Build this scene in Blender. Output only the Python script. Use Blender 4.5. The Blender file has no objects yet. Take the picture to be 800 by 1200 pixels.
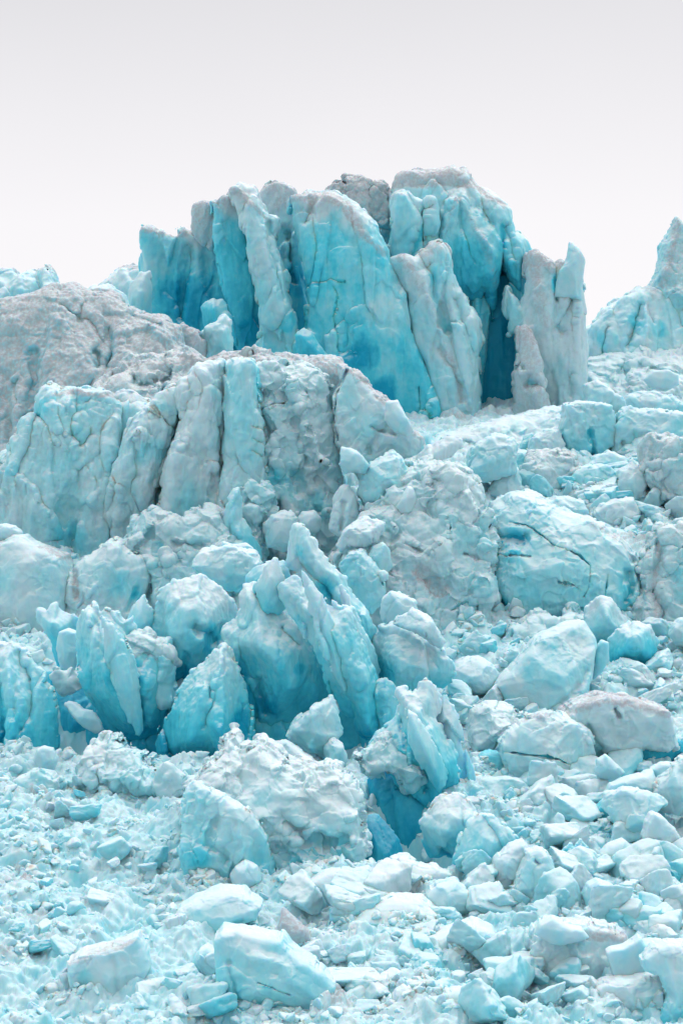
import bpy, math, random, time
import numpy as np
T0 = time.time()
F = 600.0 / math.tan(math.radians(13.0))      # focal length of the lens in photo pixels
S = bpy.context.scene
C = S.collection
f32 = np.float32

# ------------------------------------------------------------------ noise
_r = np.random.RandomState(7)
PERM = np.concatenate([_r.permutation(256)] * 3).astype(np.int32)
GR = _r.normal(size=(256, 3)); GR /= np.linalg.norm(GR, axis=1)[:, None]; GR = GR.astype(f32)
RV = _r.rand(256, 6).astype(f32)

def hsh(i, j, k):
    return PERM[PERM[PERM[i & 255] + (j & 255)] + (k & 255)]

def perlin(p):
    i = np.floor(p).astype(np.int32); f = (p - i).astype(f32)
    u = f * f * f * (f * (f * 6 - 15) + 10)
    out = np.zeros(len(p), f32)
    for a in (0, 1):
        wa = u[:, 0] if a else 1 - u[:, 0]
        for b in (0, 1):
            wb = wa * (u[:, 1] if b else 1 - u[:, 1])
            for c in (0, 1):
                g = GR[hsh(i[:, 0] + a, i[:, 1] + b, i[:, 2] + c)]
                d = g[:, 0] * (f[:, 0] - a) + g[:, 1] * (f[:, 1] - b) + g[:, 2] * (f[:, 2] - c)
                out += d * wb * (u[:, 2] if c else 1 - u[:, 2])
    return out * 1.5

def fbm(p, o=4, ridged=False):
    s = np.zeros(len(p), f32); a = 1.0; q = p.astype(f32)
    for k in range(o):
        n = perlin(q)
        s += a * ((0.5 - np.abs(n)) * 1.4 if ridged else n)
        a *= 0.5; q = q * 2.03 + 17.3
    return s

def cells(p, jit=0.8):
    """nearest jittered cell: offset to its centre, distance, its random row"""
    b = np.floor(p - 0.5).astype(np.int32)
    best = np.full(len(p), 9.0, f32); sec = np.full(len(p), 9.0, f32)
    off = np.zeros((len(p), 3), f32); hid = np.zeros(len(p), np.int32)
    for a in (0, 1):
        for c in (0, 1):
            for e in (0, 1):
                i, j, k = b[:, 0] + a, b[:, 1] + c, b[:, 2] + e
                h = hsh(i, j, k)
                r = RV[h]
                d = np.stack([p[:, 0] - (i + .5 + (r[:, 0] - .5) * jit), p[:, 1] - (j + .5 + (r[:, 1] - .5) * jit),
                              p[:, 2] - (k + .5 + (r[:, 2] - .5) * jit)], 1).astype(f32)
                dd = (d * d).sum(1)
                m = dd < best
                sec = np.where(m, best, np.minimum(sec, dd))
                best = np.where(m, dd, best); off[m] = d[m]; hid[m] = h[m]
    return off, np.sqrt(best), np.sqrt(sec), hid

def facet(p):
    off, d1, d2, h = cells(p)
    g = GR[(h * 7 + 3) & 255]
    return (off * g).sum(1) + (RV[h, 3] - .5) * .35

def conch(p, tilt=.7):
    """shell shaped fracture hollows meeting in sharp ridges"""
    b = np.floor(p - 0.5).astype(np.int32)
    best = np.full(len(p), 9.0, f32)
    for a in (0, 1):
        for c in (0, 1):
            for e in (0, 1):
                i, j, k = b[:, 0] + a, b[:, 1] + c, b[:, 2] + e
                h = hsh(i, j, k); r = RV[h]; g = GR[(h * 5 + 11) & 255]
                x = p[:, 0] - (i + .5 + (r[:, 0] - .5) * .8); y = p[:, 1] - (j + .5 + (r[:, 1] - .5) * .8); z = p[:, 2] - (k + .5 + (r[:, 2] - .5) * .8)
                best = np.minimum(best, (x * x + y * y + z * z) + tilt * (x * g[:, 0] + y * g[:, 1] + z * g[:, 2]) + .25 * (r[:, 3] - .5))
    return best - .2

def lump(p):
    off, d1, d2, h = cells(p, .9)
    return np.sqrt(np.maximum(0, .75 - d1 * d1)) * (0.6 + .6 * RV[h, 4]) - .45

def crackline(p, w):
    off, d1, d2, h = cells(p)
    return np.clip(1 - (d2 - d1) / w, 0, 1) * (RV[h, 5] > .45)

def sst(x, a, b):
    t = np.clip((x - a) / (b - a), 0, 1); return t * t * (3 - 2 * t)

# ------------------------------------------------------------------ volumes to meshes
def surfnets(f, org, h):
    nx, ny, nz = f.shape
    s = f < 0
    cnt = np.zeros((nx - 1, ny - 1, nz - 1), np.int8)
    for a in (0, 1):
        for b in (0, 1):
            for c in (0, 1):
                cnt += s[a:nx - 1 + a, b:ny - 1 + b, c:nz - 1 + c]
    idx = np.argwhere((cnt > 0) & (cnt < 8))
    if len(idx) == 0: raise RuntimeError('empty volume')
    ids = np.full(cnt.shape, -1, np.int32); ids[tuple(idx.T)] = np.arange(len(idx))
    acc = np.zeros((len(idx), 3), f32); num = np.zeros(len(idx), f32)
    cs = [(a, b, c) for a in (0, 1) for b in (0, 1) for c in (0, 1)]
    for q in cs:
        for ax in range(3):
            if q[ax]: continue
            r = list(q); r[ax] = 1
            f0 = f[idx[:, 0] + q[0], idx[:, 1] + q[1], idx[:, 2] + q[2]]
            f1 = f[idx[:, 0] + r[0], idx[:, 1] + r[1], idx[:, 2] + r[2]]
            m = (f0 < 0) != (f1 < 0)
            t = np.where(m, f0 / np.where(m, f0 - f1, 1), 0)
            for k in range(3):
                acc[:, k] += np.where(m, q[k] + (t if k == ax else 0), 0)
            num += m
    v = (idx + acc / num[:, None]) * np.array(h, f32) + np.array(org, f32)
    quads = []
    for ax in range(3):
        sl0 = [slice(None)] * 3; sl1 = [slice(None)] * 3
        sl0[ax] = slice(0, -1); sl1[ax] = slice(1, None)
        a = s[tuple(sl0)]; b = s[tuple(sl1)]
        e = np.argwhere(a != b)
        o1, o2 = [k for k in range(3) if k != ax]
        ok = (e[:, o1] > 0) & (e[:, o2] > 0) & (e[:, o1] < f.shape[o1] - 1) & (e[:, o2] < f.shape[o2] - 1)
        e = e[ok]
        flip = a[tuple(e.T)]
        def cid(d1, d2):
            q = e.copy(); q[:, o1] += d1; q[:, o2] += d2
            return ids[tuple(q.T)]
        Q = np.stack([cid(-1, -1), cid(0, -1), cid(0, 0), cid(-1, 0)], 1)
        if ax == 1: flip = ~flip
        Q[~flip] = Q[~flip][:, ::-1]
        quads.append(Q)
    return v.astype(f32), np.concatenate(quads)

def vnormals(v, q):
    n = np.cross(v[q[:, 2]] - v[q[:, 0]], v[q[:, 3]] - v[q[:, 1]])
    out = np.zeros_like(v)
    for k in range(3):
        for c in range(q.shape[1]):
            out[:, k] += np.bincount(q[:, c], weights=n[:, k], minlength=len(v))
    return out / np.maximum(1e-9, np.linalg.norm(out, axis=1))[:, None]

def smooth_v(v, q, n=1):
    for _ in range(n):
        acc = np.zeros_like(v); num = np.zeros(len(v), f32)
        for a, b in ((0, 1), (1, 2), (2, 3), (3, 0)):
            for k in range(3):
                acc[:, k] += np.bincount(q[:, a], weights=v[q[:, b], k], minlength=len(v))
                acc[:, k] += np.bincount(q[:, b], weights=v[q[:, a], k], minlength=len(v))
            num += np.bincount(q[:, a], minlength=len(v)) + np.bincount(q[:, b], minlength=len(v))
        v = .5 * v + .5 * acc / np.maximum(num, 1)[:, None]
    return v.astype(f32)

def make_mesh(name, v, q, attrs, mat):
    me = bpy.data.meshes.new(name)
    me.vertices.add(len(v)); me.vertices.foreach_set('co', np.ascontiguousarray(v, f32).ravel())
    n, k = q.shape
    me.loops.add(n * k); me.loops.foreach_set('vertex_index', q.astype(np.int32).ravel())
    me.polygons.add(n); me.polygons.foreach_set('loop_start', np.arange(0, n * k, k, dtype=np.int32))
    me.polygons.foreach_set('use_smooth', np.ones(n, bool))
    me.update(calc_edges=True)
    for an, av in attrs.items():
        a = me.attributes.new(an, 'FLOAT', 'POINT'); a.data.foreach_set('value', np.ascontiguousarray(av, f32))
    me.materials.append(mat)
    return me

def seg_dist(px, pz, pts):
    """distance to a polyline and the position along it (0..1)"""
    best = np.full(px.shape, 1e9, f32)
    for (ax, az), (bx, bz) in zip(pts[:-1], pts[1:]):
        dx, dz = bx - ax, bz - az
        t = np.clip(((px - ax) * dx + (pz - az) * dz) / max(1e-9, dx * dx + dz * dz), 0, 1)
        best = np.minimum(best, np.hypot(px - ax - t * dx, pz - az - t * dz))
    return best

def poly_sd(px, pz, pts):
    """signed distance, positive inside"""
    d = seg_dist(px, pz, pts + pts[:1])
    ins = np.zeros(px.shape, bool)
    for (ax, az), (bx, bz) in zip(pts, pts[1:] + pts[:1]):
        if az == bz: continue
        c = ((az > pz) != (bz > pz)) & (px < (bx - ax) * (pz - az) / (bz - az) + ax)
        ins ^= c
    return np.where(ins, d, -d).astype(f32)

def parse(s):
    return [tuple(float(c) for c in w.split(',')) for w in s.split()]

# ------------------------------------------------------------------ the slope the ice lies on
GP = [(20, -25.5), (60, -25.2), (95, -21.9), (112, -18.5), (128, -14.8), (147, -8.5), (160, -3.0), (175, 3.0), (190, 7.0), (200, 9.0),
      (230, 14.0), (300, 20), (600, 32), (2500, 45)]
GY = np.array([a for a, b in GP]); GZ = np.array([b for a, b in GP])
_ty = np.linspace(60, 290, 2000); _tp = 600 - np.interp(_ty, GY, GZ) / _ty * F
def Y_at(py):                                   # where a sight line at this height meets the slope
    return float(np.interp(-py, -_tp, _ty))

def world(x, y, Y):
    return ((x - 400) * Y / F, (600 - y) * Y / F)

STY = {   # surface characters: amplitudes in metres, wavelengths in metres; slab = broad planes in the front relief, jag = notched outline
    'tower': dict(low=(.38, 5.0, 2.8), flute=(.20, 2.0, 5.0), scal=(.05, 1.5), facet=(.42, 3.4, 2.6), fine=(.025, .7), slab=(1.4, 3.4, 2.6), jag=(.34, 2.2), conch=1, small=.45),
    'cliff': dict(low=(.35, 4.0, 2.2), flute=(.20, 1.3, 3.8), scal=(.09, 1.2), facet=(.32, 2.2, 1.9), fine=(.03, .5), slab=(.9, 2.0, 2.4), jag=(.25, 1.3), conch=1, small=.6),
    'rough': dict(low=(.4, 2.6, 1.0), flute=(.08, .8, 1.2), scal=(.05, .9), facet=(.85, 1.9, 1.0), fine=(.03, .4), slab=(1.0, 1.9, 1.0), jag=(.30, 1.2), conch=-.55, small=.7),
    'fin':   dict(low=(.14, 2.4, 1.9), flute=(.10, .9, 2.8), scal=(.03, 1.0), facet=(.15, 2.4, 2.3), fine=(.022, .3), slab=(.95, 2.2, 2.6), jag=(.22, .7), conch=.12, small=.5, knife=.75),
    'crumb': dict(low=(.30, 1.8, 1.0), flute=(.0, 1, 1), scal=(.06, .6), facet=(.66, 1.5, 1.0), fine=(.025, .25), slab=(.7, 1.5, 1.0), jag=(.22, .8), conch=-.6, small=.8),
    'block': dict(low=(.10, 1.8, 1.0), flute=(.0, 1, 1), scal=(.02, .8), facet=(.26, 1.3, 1.1), fine=(.014, .25), slab=(.30, 1.5, 1.1), jag=(.13, .7), conch=1),
    'smooth': dict(low=(.08, 2.0, 1.0), flute=(.0, 1, 1), scal=(.02, .9), facet=(.13, 1.4, 1.0), fine=(.012, .25), slab=(.10, 1.8, 1.0), jag=(.06, .7), conch=1),
}
COVER = []           # outlines in front, used to keep loose pieces where they show
SEED = [0]

class Plate:
    def __init__(s, poly, Y=None, dY=0, th=None, lean=0., yaw=0., R=None, nf=5, slope=.62, ax=1., st=(), sty='block', fresh=0., dirt=0., blobs=(),
                 part=None, label=None, crust=.8, bulge=1.0, grad=(0, 0), res=1.15):
        s.px = parse(poly); ys = [p[1] for p in s.px]
        s.Y = (Y if Y is not None else Y_at(max(ys) - 4)) + dY
        s.lean, s.yaw, s.sty, s.fresh, s.dirt, s.part, s.label = lean, yaw, sty, fresh, dirt, part, label  # fresh: amount of blue, from pale to deep
        s.crust, s.grad = crust, grad
        s.m = s.Y / F
        yc = (min(ys) + max(ys)) / 2
        s.zc = (600 - yc) * s.m
        s.poly = [s.w(*p) for p in s.px]
        s.y0, s.y1 = min(ys), max(ys)
        xs = [p[0] for p in s.poly]; zs = [p[1] for p in s.poly]
        s.W, s.H = max(xs) - min(xs), max(zs) - min(zs); s.xc = (max(xs) + min(xs)) / 2
        s.th = th if th is not None else max(.7, .75 * min(s.W, s.H))
        s.R = .6 * R if R is not None else .14 * min(s.W, s.H)
        s.nf, s.slope, s.ax, s.st, s.blobs, s.bulge, s.res = nf, slope, ax, st, blobs, bulge, res
        SEED[0] += 1; s.seed = SEED[0]
        if sty == 'fin' and fresh < .7: s.fresh += .14; s.grad = (grad[0] + .26, grad[1] - .24)  # fins are coloured bluer towards the bottom, paler towards the top
        if sty == 'cliff': s.dirt += .08; s.fresh -= .05
        COVER.append((s.px, s.Y))
    def w(s, x, y):
        t = (600 - y) / F
        Yv = (s.Y - s.lean * s.zc) / (1 - s.lean * t)
        return ((x - 400) * Yv / F, t * Yv)

def build_plate(p, amp=1.0):
    rng = np.random.RandomState(p.seed * 13 + 5)
    h = p.res * p.m
    xs = [q[0] for q in p.poly]; zs = [q[1] for q in p.poly]
    pad = 4 * h + .7
    gx = np.arange(min(xs) - pad, max(xs) + pad, h, dtype=f32)
    gz = np.arange(min(zs) - pad, max(zs) + pad, h, dtype=f32)
    X, Z = np.meshgrid(gx, gz, indexing='ij')
    d = poly_sd(X, Z, p.poly) + {'fin': 1.4, 'tower': .8, 'cliff': 1.2}.get(p.sty, .5) * p.m
    sty = STY[p.sty]
    def flat(l, lz, o):
        return np.stack([X.ravel() / l + p.seed * 1.7 + o, X.ravel() * 0 + p.seed * 2.3 + .5, Z.ravel() / (l * lz) + p.seed], 1).astype(f32)
    ja, jl = sty['jag']; kk = min(1., min(p.W, p.H) / 3.5); ja *= kk
    d0 = d
    d = d + (ja * facet(flat(jl, 1.2, 3)) + .5 * ja * facet(flat(jl * .45, 1, 8))).reshape(X.shape)
    # front relief (depth behind the front plane)
    fd = np.zeros_like(X)
    L = min(p.W, p.H)
    if p.nf:
        th0 = rng.rand() * 6.28
        for k in range(p.nf):
            a = th0 + 6.28 * (k + rng.rand() * .7) / p.nf
            u = ((X - p.xc) / p.W * 2 * math.cos(a) * p.ax + (Z - p.zc) / p.H * 2 * math.sin(a) / max(p.ax, 1))
            fd = np.maximum(fd, p.slope * (.6 + .8 * rng.rand()) * L * .6 * (u - (.0 + .35 * rng.rand())))
    R = min(p.R, .49 * L)
    t = np.clip(1 - np.maximum(d0, 0) / R, 0, 1)
    if 'knife' in sty:
        R = max(R, .32 * L); t = np.clip(1 - np.maximum(d0, 0) / R, 0, 1)
        fd = fd + R * sty['knife'] * t
    else:
        fd = fd + R * p.bulge * (.55 * t * t + .45 * t ** 6)
    sa, sl_, sz_ = sty['slab']; sa *= kk
    sq_ = flat(sl_, sz_, 0); sq_ = sq_ + .22 * np.stack([perlin(sq_ * 1.7 + 5), perlin(sq_ * 1.7) * 0, perlin(sq_ * 1.7 + 31)], 1)
    rel_ = (sa * .55 * facet(sq_) + sa * .45 * conch(sq_ * .8 + 13) * -1).reshape(X.shape)
    for _ in range(2):
        rel_[1:-1] = (rel_[:-2] + 2 * rel_[1:-1] + rel_[2:]) / 4; rel_[:, 1:-1] = (rel_[:, :-2] + 2 * rel_[:, 1:-1] + rel_[:, 2:]) / 4
    fd = fd + rel_
    wob = fbm(np.stack([X.ravel() / 1.5 + p.seed, Z.ravel() / 1.5, X.ravel() * 0 + 3.3], 1), 3).reshape(X.shape)
    wob2 = fbm(np.stack([X.ravel() / 1.5 + p.seed, Z.ravel() / 1.5, X.ravel() * 0 + 9.3], 1), 3).reshape(X.shape)
    sd = []
    wob3 = perlin(np.stack([X.ravel() / .9 + p.seed, Z.ravel() / .9, X.ravel() * 0 + 4.3], 1).astype(f32)).reshape(X.shape)
    for s in p.st:
        pts = [p.w(*q) for q in parse(s[0])]
        w = s[1] * p.m; am = s[2]
        if am < 0: w *= 2.4; am = max(am * .8, -.9 * w)
        elif s[1] >= 4: w *= 1.35; am = min(am * .85, 1.3 * w)
        wa = min(.35, .7 * w)
        e = seg_dist(X + wob * wa, Z + wob2 * wa, pts)
        if am > 0 and s[1] < 4: w = w * np.clip(.75 + 1.1 * wob3, .15, 1.5); am = am * .8
        prof = np.clip(1 - e / w, 0, 1)
        prof = prof * prof * (3 - 2 * prof) if am > 0 else prof
        fd = fd + am * prof
        sd.append(e)
    gxx, gzz = np.gradient(fd, h)
    nrm = np.sqrt(1 + np.minimum(gxx ** 2 + gzz ** 2, 6.0))
    lo = min(fd.min(), 0) - .8; hi = max(p.th, min(fd[d > 0].max(), 9.0)) + .8
    gy = np.arange(lo, hi, h * 1.15, dtype=f32)
    f = np.maximum((fd[:, None, :] - gy[None, :, None]) / nrm[:, None, :], (gy[None, :, None] - p.th + .9 * (R * .5 * t)[:, None, :]))
    f = np.maximum(f, -d[:, None, :])
    # slow noise on a coarse lattice, added to the volume
    k = max(2, int(.28 / h))
    cx, cy, cz = gx[::k], gy[::k], gz[::k]
    cx = np.append(cx, cx[-1] + k * h); cy = np.append(cy, cy[-1] + k * h * 1.15); cz = np.append(cz, cz[-1] + k * h)
    A, B, D = np.meshgrid(cx, cy, cz, indexing='ij')
    la, l1, lz = sty['low'][0], sty['low'][1], sty['low'][1] * sty['low'][2]
    q = np.stack([A.ravel() / l1 + p.seed * 3.7, B.ravel() / l1 + p.Y / l1, D.ravel() / lz], 1)
    n = (fbm(q, 3) * la * amp).reshape(A.shape)
    for axis, (c, g) in enumerate(((cx, gx), (cy, gy), (cz, gz))):
        tt = np.clip((g - c[0]) / (c[1] - c[0]), 0, len(c) - 1.001); i = tt.astype(int); w = (tt - i).astype(f32)
        sh = [1, 1, 1]; sh[axis] = -1
        n = np.take(n, i, axis) * (1 - w.reshape(sh)) + np.take(n, i + 1, axis) * w.reshape(sh)
    f = f - n
    # keep the box edge outside
    f[0] = f[-1] = 1; f[:, 0] = f[:, -1] = 1; f[:, :, 0] = f[:, :, -1] = 1
    v, qd = surfnets(f.astype(f32), (gx[0], gy[0], gz[0]), (h, h * 1.15, h))
    v = smooth_v(v, qd, 1)
    # attributes in the plate's own frame
    px, pz = v[:, 0].copy(), v[:, 2].copy()
    rel = (pz - min(zs)) / p.H
    w3 = fbm(np.stack([px / 1.3 + 40, v[:, 1] / 1.3, pz / 2.0], 1), 4)
    fresh = p.fresh + p.grad[0] * (1 - rel) + p.grad[1] * rel + 0 * px  # amount of blue, shifted by grad from bottom to top
    dirt = np.full(len(v), p.dirt, f32)
    if p.sty == 'tower' and p.fresh < .9: dirt = dirt + .45 * sst(rel + .12 * w3, .82, 1.0)
    for b in p.blobs:
        bx, bz = p.w(b[0], b[1]); r = b[2] * p.m
        e = np.hypot(px - bx, (pz - bz) / (b[4] if len(b) > 4 else 1)) + w3 * r * .35
        fresh = fresh + b[3] * sst(-e, -r, -r * .35)
    for s, pts in zip(p.st, [[p.w(*q) for q in parse(s[0])] for s in p.st]):
        if len(s) > 3 and s[3]:
            e = seg_dist(px, pz, pts) + w3 * s[1] * p.m * .5
            dirt = dirt + .75 * s[3] * sst(-e, -s[1] * p.m * 1.2, 0)
        if len(s) > 4 and s[4]:
            e = seg_dist(px, pz, pts) + w3 * s[1] * p.m * .3
            fresh = fresh + s[4] * sst(-e, -s[1] * p.m, 0)
    # true position: shear by lean and yaw
    v[:, 1] += p.Y + p.lean * (v[:, 2] - p.zc) + p.yaw * (v[:, 0] - p.xc)
    nv = vnormals(v, qd)
    P = v + p.seed * 1.37
    sc = amp * min(1., .35 + .65 * min(p.W, p.H) / 3.0)
    disp = np.zeros(len(v), f32)
    mk = sst(fbm(P / np.array([2.6, 2.6, 3.6], f32) + 71, 3), -.35, .45)      # broken patches between smoother ones
    mk2 = sst(fbm(P / 1.4 + 51, 2), -.1, .5)
    a, l1, lz = sty['flute']
    if a: disp += a * sc * fbm(P / np.array([l1, l1, lz], f32), 3, True)
    a, l = sty['scal']; wq = P / l; wq = wq + .7 * np.stack([perlin(wq * .7 + 5), perlin(wq * .7 + 15), perlin(wq * .7 + 25)], 1)
    disp += a * sc * fbm(wq, 2, True) * (.3 + .8 * mk2)
    a, l, lz = sty['facet']; fl = np.array([l, l, l * lz], f32)
    wr = P / fl; wr = wr + .3 * np.stack([perlin(wr * 1.3 + 5), perlin(wr * 1.3 + 11), perlin(wr * 1.3 + 31)], 1)
    disp += a * sc * (.6 * facet(wr) * (.5 + .6 * mk) + sty['conch'] * (.75 * conch(wr * 1.15 + 40) + .35 * sty.get('small', 1) * conch(wr * 2.7 + 20) * (.25 + .8 * mk))) + sty.get('small', 1) * a * .36 * sc * facet(wr * 2.3 + 9) * (.12 + .9 * mk) + sty.get('small', 1) * a * .16 * sc * facet(wr * 5.1 + 3) * mk * mk2
    if 'lump' in sty:
        a, l = sty['lump']; disp += sc * mk * (a * lump(wq * (sty['scal'][1] / l)) + .6 * a * lump(wr * 2.9) * mk2)
    a, l = sty['fine']; disp += a * sc * fbm(P / l, 3) * (.5 + mk)
    disp *= min(1.0, .35 * p.th)
    v = v + nv * disp[:, None]
    v = .6 * v + .4 * smooth_v(v, qd, 1)
    return v, qd, dict(fresh=fresh, dirt=dirt, crust=np.full(len(v), p.crust, f32))

def setp(o, label=None, cat=None, group=None, kind=None):
    if label: o['label'] = label
    if cat: o['category'] = cat
    if group: o['group'] = group
    if kind: o['kind'] = kind
    return o

NV = [0]
def link(name, v, q, at, mat, parent=None, base=None):
    b = base if base is not None else np.array([(v[:, 0].min() + v[:, 0].max()) / 2, (v[:, 1].min() + v[:, 1].max()) / 2, v[:, 2].min()])
    me = make_mesh(name, v - b.astype(f32), q, at, mat)
    o = bpy.data.objects.new(name, me); C.objects.link(o)
    if parent is None: o.location = b
    else: o.parent = parent
    NV[0] += len(v)
    return o, b

def ice(name, label, cat, *plates, group=None, amp=1.0):
    """one piece of ice: plates without a part name grow together in the body, the others become its parts"""
    body = [p for p in plates if not p.part]
    vs, qs, at, n = [], [], None, 0
    for p in body:
        v, q, a = build_plate(p, amp)
        vs.append(v); qs.append(q + n); n += len(v)
        at = a if at is None else {k: np.concatenate([at[k], a[k]]) for k in a}
    o, b = link(name, np.concatenate(vs), np.concatenate(qs), at, SNOW if body[0].sty in ('rough', 'crumb') else MAT)
    setp(o, label, cat, group)
    for p in plates:
        if p.part:
            v, q, a = build_plate(p, amp)
            c, _ = link(p.part, v, q, a, MAT, o, b)
            if p.label: c['label'] = p.label
    return o

# ------------------------------------------------------------------ materials
class NT:
    def __init__(s, nt): s.nt = nt
    def n(s, t, **kw):
        nd = s.nt.nodes.new(t)
        for k, v in kw.items():
            if k.startswith('i_'):
                key = k[2:]; key = int(key) if key.isdigit() else key.replace('_', ' ')
                if isinstance(v, bpy.types.NodeSocket): s.nt.links.new(v, nd.inputs[key])
                else: nd.inputs[key].default_value = v
            else: setattr(nd, k, v)
        return nd
    def math(s, op, a, b=0.0, c=None, clamp=False):
        kw = dict(i_0=a, i_1=b)
        if c is not None: kw['i_2'] = c
        nd = s.n('ShaderNodeMath', operation=op, use_clamp=clamp, **kw); return nd.outputs[0]
    def noise(s, vec, scale, detail=4, rough=.55):
        return s.n('ShaderNodeTexNoise', i_Vector=vec, i_Scale=scale, i_Detail=detail, i_Roughness=rough).outputs[0]
    def rng(s, x, a, b, c=0., d=1., smooth=True):
        nd = s.n('ShaderNodeMapRange', i_0=x, i_1=a, i_2=b, i_3=c, i_4=d); nd.interpolation_type = 'SMOOTHSTEP' if smooth else 'LINEAR'
        return nd.outputs[0]
    def mix(s, f, a, b):
        nd = s.n('ShaderNodeMix', data_type='RGBA')
        for k, v in ((0, f), (6, a), (7, b)):
            if isinstance(v, bpy.types.NodeSocket): s.nt.links.new(v, nd.inputs[k])
            else: nd.inputs[k].default_value = v if k == 0 else (*v, 1)
        return nd.outputs[2]

def ice_material(name, sss=None):
    m = bpy.data.materials.new(name); m.use_nodes = True; nt = m.node_tree; nt.nodes.clear(); g = NT(nt)
    out = g.n('ShaderNodeOutputMaterial'); bs = g.n('ShaderNodeBsdfPrincipled')
    nt.links.new(bs.outputs[0], out.inputs[0])
    geo = g.n('ShaderNodeNewGeometry'); pos = geo.outputs['Position']
    info = g.n('ShaderNodeObjectInfo')
    att = lambda a: g.n('ShaderNodeAttribute', attribute_name=a).outputs['Fac']
    strk = g.n('ShaderNodeMapping'); nt.links.new(pos, strk.inputs[0]); strk.inputs['Scale'].default_value = (1, 1, .22)
    n1 = g.noise(pos, .32, 4); n2 = g.noise(strk.outputs[0], 1.1, 5, .6); n3 = g.noise(pos, 2.6, 5, .6); n4 = g.noise(pos, 9, 4, .6)
    fr = att('fresh')  # position along the colour ramp from pale to deep blue
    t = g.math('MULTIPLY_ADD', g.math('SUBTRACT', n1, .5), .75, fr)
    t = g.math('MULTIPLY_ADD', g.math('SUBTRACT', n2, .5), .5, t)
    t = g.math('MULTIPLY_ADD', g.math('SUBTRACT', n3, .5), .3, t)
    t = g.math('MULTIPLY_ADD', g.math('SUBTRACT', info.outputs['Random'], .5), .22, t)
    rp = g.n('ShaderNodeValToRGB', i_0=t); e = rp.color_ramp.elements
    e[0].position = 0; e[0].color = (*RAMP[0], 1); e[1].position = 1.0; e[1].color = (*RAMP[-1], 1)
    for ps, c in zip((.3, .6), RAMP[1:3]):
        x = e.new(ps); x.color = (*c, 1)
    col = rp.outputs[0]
    # wind crust and snow on what faces the sky
    sep = g.n('ShaderNodeSeparateXYZ', i_0=geo.outputs['Normal'])
    up = g.math('ADD', sep.outputs[2], g.math('MULTIPLY_ADD', n3, .7, -.35))
    cr = g.math('MULTIPLY', g.rng(up, .25, .9), att('crust'))
    col = g.mix(g.math('MULTIPLY', cr, .85), col, (.73, .80, .82))
    # grey silt
    dn = g.math('MULTIPLY_ADD', n3, .8, g.math('MULTIPLY', n2, .5))
    dn = g.math('MULTIPLY_ADD', n4, .35, dn)
    dirt = att('dirt')
    da = g.math('MULTIPLY', g.rng(g.math('MULTIPLY_ADD', dirt, .75, dn), .92, 1.28), g.math('MINIMUM', g.math('MULTIPLY', dirt, 1.25), .78))
    da = g.math('MULTIPLY', da, g.rng(g.noise(pos, 4.5, 6, .7), .34, .62, .4, 1.1))
    da = g.math('MULTIPLY', da, g.rng(sep.outputs[2], -.5, .6, .55, 1.))
    col = g.mix(da, col, (.37, .355, .375))
    # scattered specks of grit
    sp = g.rng(g.noise(pos, 14, 3, .7), .68, .76)
    col = g.mix(g.math('MULTIPLY', sp, g.math('MULTIPLY_ADD', dirt, .3, .03)), col, (.28, .27, .28))
    nt.links.new(col, bs.inputs['Base Color'])
    bs.inputs['Roughness'].default_value = .5
    bs.inputs['IOR'].default_value = 1.31
    bs.inputs['Specular IOR Level'].default_value = .45
    bs.inputs['Subsurface Weight'].default_value = SSSW
    bs.inputs['Subsurface Radius'].default_value = (.12, .6, 1.0)
    bs.inputs['Subsurface Scale'].default_value = SSSS if sss is None else sss
    bn = g.math('MULTIPLY_ADD', g.noise(pos, 5, 6, .65), 1.0, g.math('MULTIPLY', g.noise(pos, 22, 3, .6), .25))
    bp = g.n('ShaderNodeBump', i_Strength=.2, i_Distance=.10, i_Height=bn)
    nt.links.new(bp.outputs[0], bs.inputs['Normal'])
    return m
# ------------------------------------------------------------------ settings
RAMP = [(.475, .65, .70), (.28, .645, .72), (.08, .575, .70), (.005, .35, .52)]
SSSW, SSSS = .75, .5
MAT = ice_material('glacier_ice')
SNOW = ice_material('crushed_ice', .04)
CHIP = ice_material('loose_ice', .18)
P = Plate

# ------------------------------------------------------------------ the great tower on the skyline
ice('ice_wall', 'flat blue ice wall at the near end of the skyline tower, with a notched grey top', 'serac',
    P('163,270 166,265 176,265 188,267 195,272 204,273 204,264 212,261 222,266 232,262 258,264 266,300 278,360 292,400 300,440 150,440 168,400 172,360 166,310 162,285',
      Y=203, th=6, yaw=.18, R=2.0, nf=3, slope=.15, sty='tower', fresh=.58, grad=(.3, -.2), blobs=[(215, 355, 55, .35), (172, 330, 16, -.25, 3), (232, 268, 30, -.4)],
      st=[('220,292 214,330 210,372', 9, 1.0), ('163,268 200,276 240,268', 5, -.2, .7), ('240,300 250,360', 8, .5)]),
    P('229,240 236,237 250,236 258,250 258,272 246,286 234,276 228,262', Y=200.5, th=3, R=.8, dirt=.8, sty='tower', nf=4, part='stump', label='grey dirty stump on top of the wall'))
ice('ice_fin', 'narrow deep blue ice fin leaning beside the flat wall, dirt streaks at its top', 'serac',
    P('250,236 262,229 275,233 287,244 288,262 286,285 295,310 304,335 311,360 309,392 298,416 290,440 285,415 278,390 268,350 260,310 253,270',
      Y=199.5, th=4, yaw=.35, R=.8, nf=2, slope=.1, sty='tower', fresh=.66, grad=(.35, -.2), blobs=[(268, 245, 16, -.5), (296, 385, 25, .3)], st=[('252,236 266,236 280,246', 6, -.1, .9)]))
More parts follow.
